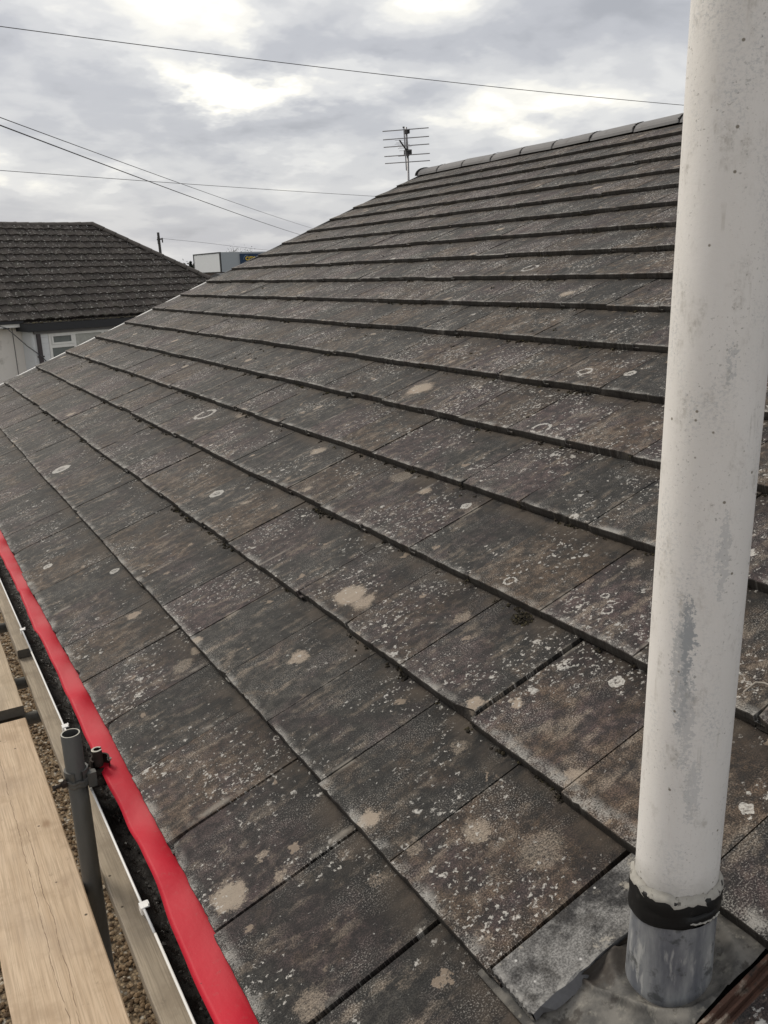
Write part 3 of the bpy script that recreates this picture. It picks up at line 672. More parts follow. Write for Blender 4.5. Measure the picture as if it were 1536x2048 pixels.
# verge undercloak strip, short lengths
for k in range(18):
    m2 = MB(); a0, a1 = k*G+.06, (k+1)*G+.055
    hh = -.030 + rng.uniform(-.002, .002)
    hh += .014; q_ = [rp(a0, 9.1015, hh-.05), rp(a0, 9.138, hh-.05), rp(a1, 9.138, hh-.05), rp(a1, 9.1015, hh-.05), rp(a0, 9.1015, hh), rp(a0, 9.138, hh), rp(a1, 9.138, hh), rp(a1, 9.1015, hh)]
    m2.add(q_, [(0, 3, 2, 1), (4, 5, 6, 7), (0, 1, 5, 4), (1, 2, 6, 5), (2, 3, 7, 6), (3, 0, 4, 7)])
    add_under(m2, 'verge_strip', M_WHITEPVC if k < 9 else M_DTRIM, roof)
# walls, fascia, soffit
m2 = MB(); XW0, XW1 = .34, 2*AX-.34
m2.box((XW0, U0, GZ), (XW0+.1, 9.0, -.165)); m2.box((XW1-.1, U0, GZ), (XW1, 9.0, -.165))
for y0, y1 in ((8.9, 9.0),):
    zt = lambda x: -.17 + (min(x, 2*AX-x))*math.tan(AL) - .0
    for x0, x1 in ((XW0+.1, AX), (AX, XW1-.1)):
        vv = [(x0, y0, GZ), (x1, y0, GZ), (x1, y0, zt(x1)), (x0, y0, zt(x0)), (x0, y1, GZ), (x1, y1, GZ), (x1, y1, zt(x1)), (x0, y1, zt(x0))]
        m2.add(vv, [(0, 1, 2, 3), (7, 6, 5, 4), (0, 4, 5, 1), (1, 5, 6, 2), (2, 6, 7, 3), (3, 7, 4, 0)])
hpart(m2, 'wall', [M_RENDER])
m2 = MB(); m2.box((.026, U0, -.20), (.044, 9.04, -.058)); hpart(m2, 'fascia_board', [M_WHITEPVC])
m2 = MB(); m2.box((.046, U0, -.198), (.336, 9.04, -.186)); hpart(m2, 'soffit', [M_WHITEPVC])

# red eaves strip
m2 = MB(); rows = []
NY = 520
keyy = [(-1.6, -.060, -.038), (.9, -.062, -.036), (1.11, -.058, -.034), (1.35, -.052, -.034), (1.60, -.043, -.036), (1.75, -.041, -.036), (2.0, -.047, -.034), (2.38, -.043, -.036), (2.75, -.038, -.038), (3.2, -.043, -.034), (3.7, -.036, -.038), (4.1, -.040, -.035), (5, -.042, -.036), (9.1, -.042, -.036)]
def lerpk(y, c_):
    for (a, b_) in zip(keyy, keyy[1:]):
        if a[0] <= y <= b_[0]:
            f = (y-a[0])/(b_[0]-a[0]); f = f*f*(3-2*f); return a[c_]+(b_[c_]-a[c_])*f
    return keyy[-1][c_]
for j in range(NY+1):
    y = -1.5 + (9.05+1.5)*j/NY
    xl, zl = lerpk(y, 1), lerpk(y, 2)
    wv_ = .0062*math.sin(y*13.3+.9*math.sin(y*3.1)) + .0042*math.sin(y*23.1+1.3) + .0016*math.sin(y*41+.4) + .0032*abs(math.sin(y*7.3+1.1*math.sin(y*2.3)))**9 - .002*abs(math.sin(y*5.1+.7))**14
    row_ = []
    for s_, amp in ((0, 0), (.4, .1), (.5, .35), (.6, .6), (.7, .8), (.8, .95), (.9, 1.0), (1, 1.0)):
        x = .055 + (xl-.055)*s_
        z = -.027 + (zl - .004 + .027)*s_ + wv_*amp
        row_.append((x + (.0009*math.sin(y*17+.9)+.0007*math.sin(y*37+2)-.003)*s_, y, z))
    row_.append((row_[-1][0]+.0015, y, row_[-1][2]-.0015))
    row_.append((.05, y, row_[0][2]-.004))
    rows.append(row_)
m2.grid(rows)
hpart(m2, 'eaves_strip', [M_RED], smooth=True)
_e = house.children[-1].data
for _pl in _e.polygons:
    if _pl.index % 9 in (7, 8): _pl.use_smooth = False

# gutter
m2 = MB(); GX, GZC, GR = -.029, -.078, .051
rows_o, rows_i = [], []
yy = [-1.5 + i*.5 for i in range(22)]
for y in yy:
    rows_o.append([(GX + GR*math.cos(a), y, GZC + GR*math.sin(a)) for a in [math.pi + math.pi*j/14 for j in range(15)]])
    rows_i.append([(GX + (GR-.0022)*math.cos(a), y, GZC + (GR-.0022)*math.sin(a)) for a in [math.pi + math.pi*j/14 for j in range(15)]])
m2.grid(rows_o, 0); m2.grid(rows_i, 1)
gut = hpart(m2, 'gutter', [M_WHITEPVC, M_GRIME], smooth=True)
m2 = MB()
for y0, y1, dx_, dz_ in ((-1.5, 1.452, 0, 0), (1.455, 3.02, -.0009, .0006), (3.023, 9.0, 0, 0)):
    m2.tube([(GX-GR+.0015+dx_, y0 + (y1-y0)*i/10, GZC+.0015+dz_ + .0008*math.sin(i*2.1+y0)) for i in range(11)], .0029, 8)
o = m2.build('gutter_lip', M_WHITEPVC, gut, smooth=True)
for y in (.69, 1.541, 2.405, 3.246, 4.10, 4.95, 5.8, 6.65, 7.5, 8.35):
    m2 = MB()
    m2.box((GX-GR-.006, y-.010, GZC-.010), (GX-GR-.001, y+.010, GZC+.007)); m2.box((GX-GR-.001, y-.010, GZC+.0048), (GX-GR+.013, y+.010, GZC+.0075))
    m2.box((GX-GR+.010, y-.010, GZC+.0075), (GX-GR+.0125, y+.002, GZC+.013))
    m2.grid([[(GX + (GR+.004)*math.cos(a), y+e, GZC + (GR+.004)*math.sin(a)) for e in (-.011, .011)] for a in [math.pi + math.pi*j/12 for j in range(13)]])
    m2.build('gutter_bracket', M_WHITEPVC, gut)
# wet leaf litter lying in the gutter
nd = 520
yv = nrng.uniform(.6, 8.8, nd)
an = nrng.normal(4.55, .36, nd)
pp = np.column_stack([GX + (GR-.006)*np.cos(an), yv, GZC + (GR-.008)*np.sin(an) + nrng.uniform(0, .010, nd)])
o = lumps('gutter_debris', pp, nrng.uniform(.002, .006, nd), M_GRIME, .35); o.parent = gut
m2 = MB()
for i in range(80):
    y = rng.uniform(1.9, 3.6) if i < 66 else rng.uniform(.8, 5); a = rng.uniform(4.1, 5.0); p = Vector((GX + (GR-.012)*math.cos(a), y, GZC + (GR-.014)*math.sin(a)+.006)); pts = [p]
    dr = Vector((rng.uniform(-.5, .5), rng.choice((-1, 1)), rng.uniform(-.1, .3)))
    for _ in range(4): dr += Vector((rng.uniform(-.6, .6), rng.uniform(-.4, .4), rng.uniform(-.3, .3))); pts.append(pts[-1] + dr.normalized()*.011)
    m2.tube(pts, .0013, 4)
m2.build('wet_stalks', simple('wet_brown_stalk', (.045, .036, .03), .25, .4, 50, spec=.6), gut, kind='stuff')

# ------------------------------------------------------------------ soil vent pipe
PX, PY, PR = .5070, .6795, .0572
zroof = PX*math.tan(AL)
pipe = tag(empty('vent_pipe', (PX, PY, 0)), 'tall cream painted vent pipe rising through the tiles on a lead sleeve', 'pipe')
def wob(i, g_): return (0.0006*math.sin(3*g_+i), 0)
m2 = MB(); ztop = 2.35; zj = .345
prof = [(PR-.001, zj-.035)] + [(PR, zj + (ztop-zj)*i/24) for i in range(25)] + [(PR-.004, ztop), (PR-.004, ztop-.3)]
m2.lathe(prof, 48, 0); o = m2.build('upper_pipe', M_PIPE, pipe, smooth=True)
# rubber collar: slopes down to the front right
tilt = Vector((0.10, -0.06))
def coll(i, g_):
    tl = .015*math.cos(g_ + R(51.8)) if i < 4 else .004*math.cos(g_ + R(51.8))
    return (.0006*math.sin(5*g_+i*1.7) + .0004*math.sin(11*g_), tl + .0012*math.sin(7*g_+i))
m2 = MB(); zc = .322
m2.lathe([(PR+.001, zc-.024), (PR+.0055, zc-.023), (PR+.0068, zc-.016), (PR+.0066, zc-.004), (PR+.0060, zc-.001), (PR+.0068, zc+.002), (PR+.0066, zc+.017), (PR+.0045, zc+.021), (PR+.001, zc+.022)], 48, 0, wob=coll)
m2.build('rubber_collar', M_RUBBER, pipe, smooth=True)
m2 = MB()
def putw(i, g_):
    n_ = .0030*math.sin(9*g_+1) + .0022*math.sin(17*g_+2) + .0012*math.sin(31*g_)
    return (.0006*math.sin(13*g_+i), .004*math.cos(g_ + R(51.8)) + (n_ if i < 2 else n_*.5))
m2.lathe([(PR+.0068, zc+.017), (PR+.0066, zc+.0205), (PR+.0030, zc+.0245), (PR+.0012, zc+.028), (PR+.0003, zc+.031)], 64, 0, wob=putw)
m2.build('sealant_bead', M_PUTTY, pipe, smooth=True)
m2 = MB(); a0 = R(-120)
m2.tube([((PR+.0066)*math.cos(a0 + R(52)*i/16), (PR+.0066)*math.sin(a0 + R(52)*i/16), zc-.010 + .0008*math.sin(i*1.9)) for i in range(17)], [.0006] + [.0013+.0006*math.sin(i*2.7) for i in range(15)] + [.0006], 6)
m2.build('cracked_seam', M_PUTTY, pipe)
# lead sleeve down to the sheet
zb = .135
def slw(i, g_): return (.0009*math.sin(2*g_+i*.8) + .0006*math.sin(5*g_+i*.5), 0)
m2 = MB(); m2.lathe([(PR+.0025, zc-.020), (PR+.003, zc-.04), (PR+.0028, zc-.08), (PR+.0032, .20), (PR+.0034, .17), (PR+.004, zb)], 48, 0, wob=slw)
m2.build('lead_sleeve', M_LEAD, pipe, smooth=True)
# lead sheet dressed over the course below, with a raised fold in front of the pipe
FOLD = [(.765, .430), (.7547, .4304), (.7266, .4332), (.7101, .4431), (.6849, .4504), (.6638, .4571), (.6351, .4777), (.612, .505), (.602, .54)]
def seg(u, v, a, b_):
    dx_, dy_ = b_[0]-a[0], b_[1]-a[1]; f = max(0, min(1, ((u-a[0])*dx_+(v-a[1])*dy_)/(dx_*dx_+dy_*dy_)))
    return math.hypot(u-a[0]-f*dx_, v-a[1]-f*dy_)
m2 = MB(); rows = []
pv, pu = (PX*ca + (zroof)*sa), PY
for i in range(121):
    v = .275 + (.66-.275)*i/120; row_ = []
    for j in range(81):
        u = .5945 + (.885-.5945)*j/80
        k = min(v, G+.05)
        h = -TH*min(v/G, 1.1) + .0035
        if v > G: h = -TH + .0035
        dd = math.hypot(v-pv, u-pu)
        h += .0115*math.exp(-((dd-.090)/.013)**2) * (1 if v < pv+.02 else .6) - .010*math.exp(-(dd/.075)**4)
        h += .004*math.exp(-(((v-.40)/.030)**2 + ((u-.70)/.022)**2)) - .004*math.exp(-(((v-.37)/.020)**2 + ((u-.735)/.02)**2)) + .0035*math.exp(-(((v-.352)/.02)**2 + ((u-.655)/.03)**2))
        fd = min(seg(u, v, FOLD[q0], FOLD[q0+1]) for q0 in range(len(FOLD)-1)); h += .0075*math.exp(-(fd/.0045)**2)
        h += .0012*math.sin(v*70+u*31) + .0009*math.sin(u*95-v*40)
        vst = G - .014 if u > .752 else (.275 if u < .735 else .275 + (G-.289)*((u-.735)/.017)**2)
        vend = .66 if u < .742 else (G + .035 if u > .758 else .66 - (.66-G-.035)*((u-.742)/.016))
        vv = max(min(v, vend) + (.006*math.sin(u*31) + .003*math.sin(u*77) if i < 3 else 0), vst + .0005*i/60)
        row_.append(rp(vv, u, h) - Vector((PX, PY, 0)))
    rows.append(row_)
m2.grid(rows); m2.build('lead_sheet', M_LEADS, pipe, smooth=True)

# ------------------------------------------------------------------ moss and bits on the roof
pp, ss_ = [], []
for k in range(1, 18):
    nk = 120 if k < 9 else 110
    cl = [rng.uniform(.3, 9.0) for _ in range(14)]
    for _ in range(nk):
        u = (rng.choice(cl) + rng.gauss(0, .05)) if rng.random() < .75 else rng.uniform(.2, 9.05)
        if not .2 < u < 9.05 or (k == 1) or (k == 2 and u < 1.0): continue
        v = k*G - abs(rng.gauss(0, .010)) - .001
        pp.append(rp(v, u, -TH + .0035)); ss_.append(min(.014, abs(rng.gauss(.0042, .0036))+.0022))
for _ in range(260):
    k = rng.randint(3, 17); f = rng.random(); u = rng.uniform(1.0, 9.0)
    pp.append(rp((k+f)*G, u, -TH*f+.0022)); ss_.append(abs(rng.gauss(.0024, .0024))+.0016)
for k in range(2, 18):          # in the joints at the front edges
    for i in range(-1, 31):
        if rng.random() < .5:
            u = OFF[k % 2] + i*W
            if u < .9 or u > 9.05: continue
            for _ in range(rng.randint(2, 6)): pp.append(rp(k*G - .002 - rng.random()*.004, u + rng.gauss(0, .009), -rng.random()*TH*.9)); ss_.append(rng.uniform(.002, .0055))
p2, s2 = [], []
for P_, S_ in zip(pp, ss_):
    for _ in range(6 if S_ > .004 else 4):
        o3 = Vector((rng.gauss(0, .55), rng.gauss(0, .8), rng.gauss(0, .3)))*S_; p2.append(P_ + RM.to_3x3() @ o3); s2.append(S_*rng.uniform(.30, .62))
mo = lumps('moss', np.array(p2), np.array(s2), M_MOSS, .8, [list(RM[i][:3]) for i in range(3)])
tag(mo, 'dark dry moss crumbs scattered along the tile courses', None)
def moss_clump(v, u, h, r_, label):
    pts, sz = [], []
    for _ in range(240):
        a, q_ = rng.uniform(0, 6.28), r_*math.sqrt(rng.random()); pts.append((q_*math.cos(a), q_*math.sin(a)*1.3, rng.random()*r_*.5*(1-q_/r_))); sz.append(rng.uniform(.06, .16)*r_)
    o = lumps('moss_clump', np.array(pts), np.array(sz), M_MOSS, .8, kind=None)
    o.matrix_world = RM @ Matrix.Translation((v, u, h)); tag(o, label, 'moss', 'moss clumps lodged on the tiles')
moss_clump(2.905*G, 1.505, -TH*.9+.003, .026, 'round dark moss clump under the tile edge nearest left of the pipe')
moss_clump(1.492, 1.432, -.012, .018, 'small moss tuft on the tile right beside the left edge of the pipe')
moss_clump(1.995*G+.005, 2.31, -TH+.004, .016, 'dark brown moss clump among pale stains in the middle of the roof')
m2 = MB(); m2.tube([rp(1.025, .919, -.008), rp(1.046, .914, -.002), rp(1.069, .909, .002), rp(1.075, .895, .003), rp(1.078, .86, .001), rp(1.082, .82, -.004)], [.0012, .0018, .0022, .0022, .002, .0012], 6)
tag(m2.build('twig', M_TWIG, None, smooth=True), 'thin bent grey twig lying on the tiles right of the pipe', 'twig')

# ------------------------------------------------------------------ scaffold
BZ = -.34; BT = .038
def board(name, x0, x1, y0, y1, z1, m_, label, rot=0., end=True, tip=0.):
    m2 = MB(); L = y1-y0; w_ = x1-x0; n = 40
    ring = []
    r = random.Random(int(y0*100)+int(x0*1000))
    rows = []
    for j in range(n+1):
        y = L*j/n; dx0, dx1 = r.uniform(-.0012, .0012), r.uniform(-.0012, .0012); e = .003
        rows.append([(dx0, y, -BT), (dx0, y, -e), (dx0+e, y, 0), (w_*.5, y, .0006*math.sin(j)), (w_-e+dx1, y, 0), (w_+dx1, y, -e), (w_+dx1, y, -BT), (dx0, y, -BT)])
    m2.grid(rows, 0)
    for rw in (rows[0], rows[-1]): m2.add(rw[:7], [(0, 1, 2, 3, 4, 5, 6)], 1)
    o = m2.build(name, [m_, M_ENDG]); o.location = (x0, y0, z1); o.rotation_euler = (tip, 0, rot)
    tag(o, label, 'scaffold board', 'scaffold boards beside the eaves'); return o
# materials on boards use object coords; crack positions are given from the left edge
board('scaffold_board', -.368, -.147, -.9, 3.06, BZ, wood('pale_cracked_timber', (.50, .375, .255), (.62, .485, .345), 1.3, ((.105, 2.2, 3.95, .035), (.128, 1.7, 3.3, .03), (.112, .9, 2.5, .03))), 'widest pale scaffold board with long cracks at the lower left corner', R(-.25))
board('scaffold_board', -.350, -.128, 3.10, 6.9, BZ+.030, M_WOOD2, 'pale scaffold board at the left edge beyond the end of the cracked one', R(-.3), tip=R(-.3))
board('scaffold_board', -.088, .130, -.9, 3.90, BZ, M_WOOD3, 'greyish scaffold board under the gutter nearest the viewer', R(-.15))
board('scaffold_board', -.080, .140, 3.60, 7.5, BZ+.040, M_WOOD3, 'greyish scaffold board under the gutter lapped over the nearer one', R(-.3))
board('scaffold_board', -.605, -.382, -.9, 3.0, BZ, M_WOOD2, 'scaffold board just outside the cracked one at the very left edge', 0)
def tube_obj(name, a, b_, r_=.02415, wall=.004, label=None, cat='scaffold tube', group=None):
    a, b_ = Vector(a), Vector(b_); L = (b_-a).length; m2 = MB()
    m2.lathe([(r_-wall, 0), (r_, 0), (r_, L-.001), (r_-.0008, L)], 28, 0); m2.lathe([(r_-.0008, L), (r_-wall, L)], 28, 1); m2.lathe([(r_-wall, L), (r_-wall, L*.4)], 28, 0)
    o = m2.build(name, [M_STEEL, M_RIM], smooth=True); o.location = a; o.rotation_euler = (b_-a).to_track_quat('Z', 'Y').to_euler()
    return tag(o, label, cat, group)
SPX, SPY, SPT = -.1085, 2.045, .094
tube_obj('scaffold_pole', (SPX, SPY, GZ), (SPX-.001, SPY, SPT), label='upright open topped scaffold tube standing between the boards', cat='scaffold pole')
for y, lb in ((4.17, 'farthest scaffold tube crossing under the boards'), (3.50, 'scaffold tube crossing under the boards beside the lapped ends'), (3.17, 'nearest scaffold tube crossing under the boards')):
    tube_obj('scaffold_tube', (-1.2, y, BZ-BT-.026), (.30, y, BZ-BT-.026), label=lb, group='scaffold tubes crossing under the boards')
tube_obj('scaffold_tube', (-1.2, .3, BZ-BT-.026), (.30, .3, BZ-BT-.026), label='scaffold tube under the boards below the viewer', group='scaffold tubes crossing under the boards')
# coupler on the pole
cp = tag(empty('scaffold_coupler', (SPX, SPY, -.045)), 'rusty scaffold coupler bolted round the top of the upright tube', 'coupler')
m2 = MB(); r0 = .0248
def band(mb, c_, rr, h, th, a0, a1, n=22, wv=0.):
    rows = []
    for (dr, z) in ((0, -h/2), (th, -h/2), (th+.001, -h/4), (th, 0), (th+.001, h/4), (th, h/2), (0, h/2)):
        rows.append([(c_[0]+(rr+dr)*math.cos(a0+(a1-a0)*i/n), c_[1]+(rr+dr)*math.sin(a0+(a1-a0)*i/n), c_[2]+z+wv*math.sin(i*1.1)) for i in range(n+1)])
    mb.grid(rows)
band(m2, (0, 0, .018), r0, .040, .005, R(-70), R(250)); m2.build('clamp_band', M_STEEL, cp, smooth=False)
m2 = MB(); band(m2, (0.0, 0, .006), r0+.005, .018, .004, R(-150), R(30), wv=.002); m2.box((.022, -.026, -.014), (.044, -.006, .026)); m2.build('clamp_flap', M_STEEL, cp)
m2 = MB(); m2.tube([(-.022, -.012, .012), (-.058, -.017, .010)], .0048, 8); m2.tube([(-.056, -.017, .010), (-.063, -.0175, .0095)], .0080, 6); m2.tube([(-.030, -.013, .012), (-.041, -.0145, .0115)], .0115, 6); m2.build('clamp_bolt', M_RUST, cp)
m2 = MB(); m2.tube([(-.041, -.013, .021), (-.041, -.013, .0235)], .006, 10); m2.build('bolt_washer', M_RIM, cp)
# second half: swivel cup facing the gutter
sx = .062
m2 = MB(); band(m2, (sx, .012, .012), .020, .058, .0045, R(-40), R(215)); m2.build('swivel_cup', M_RUST, cp)
m2 = MB(); band(m2, (sx-.004, .012, .043), .0085, .045, .0042, R(20), R(330), 16); 
m2.box((sx-.030, -.010, -.030), (sx+.028, .010, .010)); m2.tube([(sx+.010, -.014, -.012), (sx+.034, -.020, -.012)], .007, 6); m2.tube([(sx-.010, -.016, -.006), (sx-.010, -.030, -.006)], .0105, 6); m2.box((.024, -.008, -.012), (sx-.018, .012, .022)); m2.build('swivel_hinge', M_RUST, cp)
m2 = MB(); band(m2, (sx-.004, .012, .0662), .0083, .0014, .0046, R(20), R(330), 16); m2.build('worn_rim', M_RIM, cp)
m2 = MB(); m2.tube([(sx+.034, -.020, -.012), (sx+.036, -.0205, -.012)], .006, 6); m2.build('bolt_head', M_RIM, cp)
m2 = MB(); m2.tube([(sx+.022, .004, .030), (sx+.024, .004, .036)], .0055, 6); m2.build('bolt_head', M_RIM, cp)

# ------------------------------------------------------------------ aerial on the gable
AY = 9.4
aer = tag(empty('tv_aerial', (5.583, AY, 1.6)), 'television aerial of five rods on a mast behind the roof verge', 'aerial')
L_ = Vector((5.583, AY, 1.6))
m2 = MB(); m2.tube([Vector((5.590, AY, 1.5))-L_, Vector((5.570, AY, 2.56))-L_], .0135, 10); m2.tube([Vector((5.570, AY, 2.56))-L_, Vector((5.553, AY, 2.872))-L_], .0125, 10); m2.build('mast', M_ALU, aer, smooth=True)
m2 = MB(); m2.tube([Vector((5.500, AY-.035, 2.862))-L_, Vector((5.527, AY-.035, 2.375))-L_], .0085, 8); m2.build('boom', M_ALU, aer)
rd = Vector((.67, -.74, 0)).normalized()
for (px_, zz, hl) in ((5.507, 2.838, .29), (5.511, 2.743, .29), (5.515, 2.658, .288), (5.522, 2.553, .288), (5.526, 2.473, .285)):
    m2 = MB(); c_ = Vector((px_+.015, AY-.035, zz))-L_; m2.tube([c_-rd*hl, c_+rd*hl], .0058, 8); m2.build('rod', M_ALU, aer)
m2 = MB(); m2.box((-.048, -.055, 1.195), (-.012, .02, 1.24)); m2.box((-.05, -.06, .955), (.01, .03, 1.015)); m2.tube([Vector((5.50, AY-.03, 2.855))-L_, Vector((5.50, AY-.03, 2.87))-L_], .013, 8); m2.build('mast_clamp', M_DKMET, aer)
m2 = MB(); s0, s1 = Vector((5.384, AY-.12, 2.700))-L_, Vector((5.552, AY-.02, 2.595))-L_
m2.tube([s0, s1], .009, 8); m2.build('small_boom', M_DKMET, aer)
m2 = MB(); dv_ = Vector((.72, -.69, 0))
for f in (.15, .35, .55, .75):
    c_ = s0.lerp(s1, f); m2.tube([c_-dv_*.075+Vector((0, 0, .02)), c_+dv_*.075+Vector((0, 0, .02))], .002, 5); m2.tube([c_-dv_*.075-Vector((0, 0, .02)), c_+dv_*.075-Vector((0, 0, .02))], .002, 5)
m2.tube([s1+Vector((-.13, 0, -.06)), s1+Vector((.03, 0, -.045))], .003, 5); m2.build('small_rods', M_ALU, aer)

# ------------------------------------------------------------------ neighbouring bungalow
A_ = R(73.06); ev = Vector((math.sin(A_), math.cos(A_), 0)); nv = Vector((-math.cos(A_), math.sin(A_), 0)); zv = Vector((0, 0, 1))
NO = Vector((2.293, 23.701, .222))
NM = Matrix((ev, nv, zv)).transposed().to_4x4(); NM.translation = NO       # local s, n, z
nb = tag(empty('neighbour_bungalow'), 'bungalow next door with a hipped brown tile roof, cream wall and white bay window', 'house')
nb.matrix_world = NM
NT_ = R(35); ct, st = math.cos(NT_), math.sin(NT_); RUN = 3.77; SC = 8.72; SL = -7.0; RISE = RUN*math.tan(NT_)
def nrp(s_, t_, h=0.): return Vector((s_, t_*ct - h*st, t_*st + h*ct))
m2 = MB()
A0, A1, A2, A3 = Vector((SL, 0, 0)), Vector((SC, 0, 0)), Vector((SC-RUN, RUN, RISE)), Vector((SL+RUN, RUN, RISE))
B0, B1 = Vector((SL, 2*RUN, 0)), Vector((SC, 2*RUN, 0)); dz_ = Vector((0, 0, -.05))
vv = [p+dz_ for p in (A0, A1, A2, A3, B0, B1)]
m2.add(vv, [(0, 1, 2, 3), (1, 5, 2), (5, 4, 3, 2), (4, 0, 3), (0, 4, 5, 1)])
nroof = m2.build('roof', M_NBT, nb)
def nb_tile_mesh(mb, s0, t0, wd, ln, rnd, smax0, smax1, smin0):
    prof = []
    for i in range(11):
        f = i/10; prof.append((f*wd, .026*(.5-.5*math.cos(2*math.pi*(f**1.3)))))
    def P(i, tt, hh):
        s_ = s0 + prof[i][0]; mx = smax0 + (smax1-smax0)*((tt-t0)/ln); s_ = min(s_, mx); s_ = max(s_, smin0 + tt*ct) 
        return nrp(s_, tt, hh)
    top = [[P(i, t0, prof[i][1]+.040) for i in range(11)], [P(i, t0+ln, prof[i][1]+.004) for i in range(11)]]
    fr = [[P(i, t0+.001, prof[i][1]-.004) for i in range(11)], [P(i, t0, prof[i][1]+.040) for i in range(11)]]
    mb.grid(top, 0, rnd); mb.grid(fr, 0, rnd)
nbt = []
TW = .30; TG = RUN/ct/14
for k in range(14):
    t0 = k*TG
    for i in range(-20, 30):
        s0 = i*TW - .05
        mx0, mx1 = SC - t0*ct, SC - (t0+TG*1.2)*ct
        if s0 > mx0-.02 or s0+TW < SL + t0*ct: continue
        pts = [NM @ nrp(s0, t0), NM @ nrp(s0+TW, t0), NM @ nrp(s0+TW, t0+TG), NM @ nrp(s0, t0+TG)]
        c0 = project(pts[0]); c2_ = project(pts[2])
        vis = 1 if (c0 and c2_ and c2_[0] > 0 and c0[0] < 600 and c2_[1] < 640 - (c2_[0]-250)*.45 + 40) else 0
        nbt.append((vis*area(pts), k, i, s0, t0, mx0, mx1))
nbt.sort(key=lambda x: -x[0]); rest = MB()
for idx, (A, k, i, s0, t0, mx0, mx1) in enumerate(nbt):
    r = random.Random(k*100+i); rnd = r.random(); mb = MB() if idx < 300 else rest
    nb_tile_mesh(mb, s0 + r.gauss(0, .006), t0 + r.gauss(0, .006), TW-.002, TG*1.12, rnd, mx0, mx1, SL)
    if idx < 300: mb.build('roof_tile', M_NBT, nroof, rnd=True)
rest.build('roof_tile', M_NBT, nroof, rnd=True, kind='stuff')
def half(mb, a, b_, r0_, r1_, upv):
    ax = (b_-a).normalized(); sd_ = ax.cross(upv).normalized(); uu = sd_.cross(ax)
    rows = []
    for p, rr in ((a, r0_*.8), (a, r0_), (b_, r1_), (b_, r1_*.8)):
        rows.append([p + sd_*rr*math.cos(g_) + uu*rr*.8*math.sin(g_) for g_ in [math.pi*j/8 for j in range(9)]])
    mb.grid(rows)
hipL = (A2-A1).length; nh = 15; hd = (A2-A1).normalized()
for i in range(nh):
    mb = MB(); a = A1 + hd*(hipL*i/nh) + zv*(.012+.004*rng.random()); half(mb, a, a + hd*(hipL/nh-.012), .128, .116, zv); mb.build('hip_tile', M_HIP, nroof)
for i in range(21):
    s1_ = SC-RUN + .06 - i*.42; mb = MB(); sag = lambda s_: -.055*math.sin(math.pi*min(1, max(0, (4.95-s_)/5.2))) + rng.uniform(-.004, .004)
    half(mb, Vector((s1_-.41, RUN, RISE-.005+sag(s1_-.41))), Vector((s1_, RUN, RISE-.005+sag(s1_))), .118, .125, zv); mb.build('ridge_tile', M_HIP, nroof)
    if s1_ < SL+RUN: break
m2 = MB(); WT = -.05
m2.box((SL+.3, .30, GZ-NO.z), (SC-.3, .42, WT)); m2.box((SC-.42, .43, GZ-NO.z), (SC-.3, 2*RUN-.31, WT)); m2.box((SL+.3, 2*RUN-.30, GZ-NO.z), (SC-.3, 2*RUN-.2, WT)); m2.build('wall', M_RENDER, nb)
m2 = MB(); m2.box((SL, .02, -.150), (.60, .285, -.065)); m2.build('soffit', M_WHITEPVC, nb)
m2 = MB(); m2.box((SL, -.015, -.062), (.60, .015, .012)); m2.build('eaves_gutter', M_DTRIM, nb)
m2 = MB(); m2.box((.40, .280, GZ-NO.z), (.412, .2985, -.152)); m2.build('wall_joint', M_GREYPAINT, nb)
lt = MB(); lt.box((.15, .12, -.185), (.27, .24, -.10)); lt.box((.27, .15, -.11), (.33, .20, -.07)); lt.build('security_light', M_DKMET, nb)
# bay
BS0, BS1, BN = .66, 4.7, -.28
bay = MB(); bay.box((BS0, BN, GZ-NO.z), (BS1, .298, -.42)); 
for s0, s1_ in ((BS0, 1.06), (BS1-.3, BS1)): bay.box((s0, BN, -.418), (s1_, .298, -.26))
bay.box((BS0+.002, BN+.10, -.419), (BS1-.002, .297, -.262))
bayo = MB(); bayo.box((BS0, BN+.02, GZ-NO.z), (BS1, .298, -.28)); bo = bayo.build('bay', M_CLAD, nb)
# board lines on the bay front as separate cladding boards left of the window
for i in range(16):
    mb = MB(); z1 = -.285 - i*.15; mb.box((BS0-.004, BN, z1-.146), (1.07, BN+.018, z1)); mb.build('cladding_board', M_CLAD, bo)
    mb = MB(); mb.box((BS0-.016, BN+.02, z1-.146), (BS0-.002, .296, z1)); mb.build('cladding_board', M_CLAD, bo)
mb = MB(); mb.box((BS0-.16, BN-.14, -.262), (BS1+.1, .27, -.075)); mb.build('fascia', M_DTRIM, bo)
mb = MB(); mb.box((BS0-.16, BN-.14, -.073), (BS1+.1, .2, -.060)); mb.build('flat_roof', M_FELT, bo)
mb = MB(); mb.box((BS0+.02, BN-.06, -.335), (BS1, BN-.002, -.264)); mb.build('gutter', M_GREYPAINT, bo)
dp = MB(); dp.box((.745, BN-.085, GZ-NO.z), (.835, BN-.005, -.337)); dpo = dp.build('downpipe', M_DBROWN, nb)
dp = MB(); dp.box((.715, BN-.095, -.93), (.865, BN-.004, -.895)); dp.build('pipe_bracket', M_DBROWN, dpo)
pp = np.column_stack([nrng.uniform(BS0-.1, BS1, 170), nrng.uniform(BN-.1, -.02, 170), nrng.uniform(-.058, -.05, 170)])
o = lumps('roof_moss', pp, nrng.uniform(.015, .05, 170), M_MOSS, .5); o.parent = nb
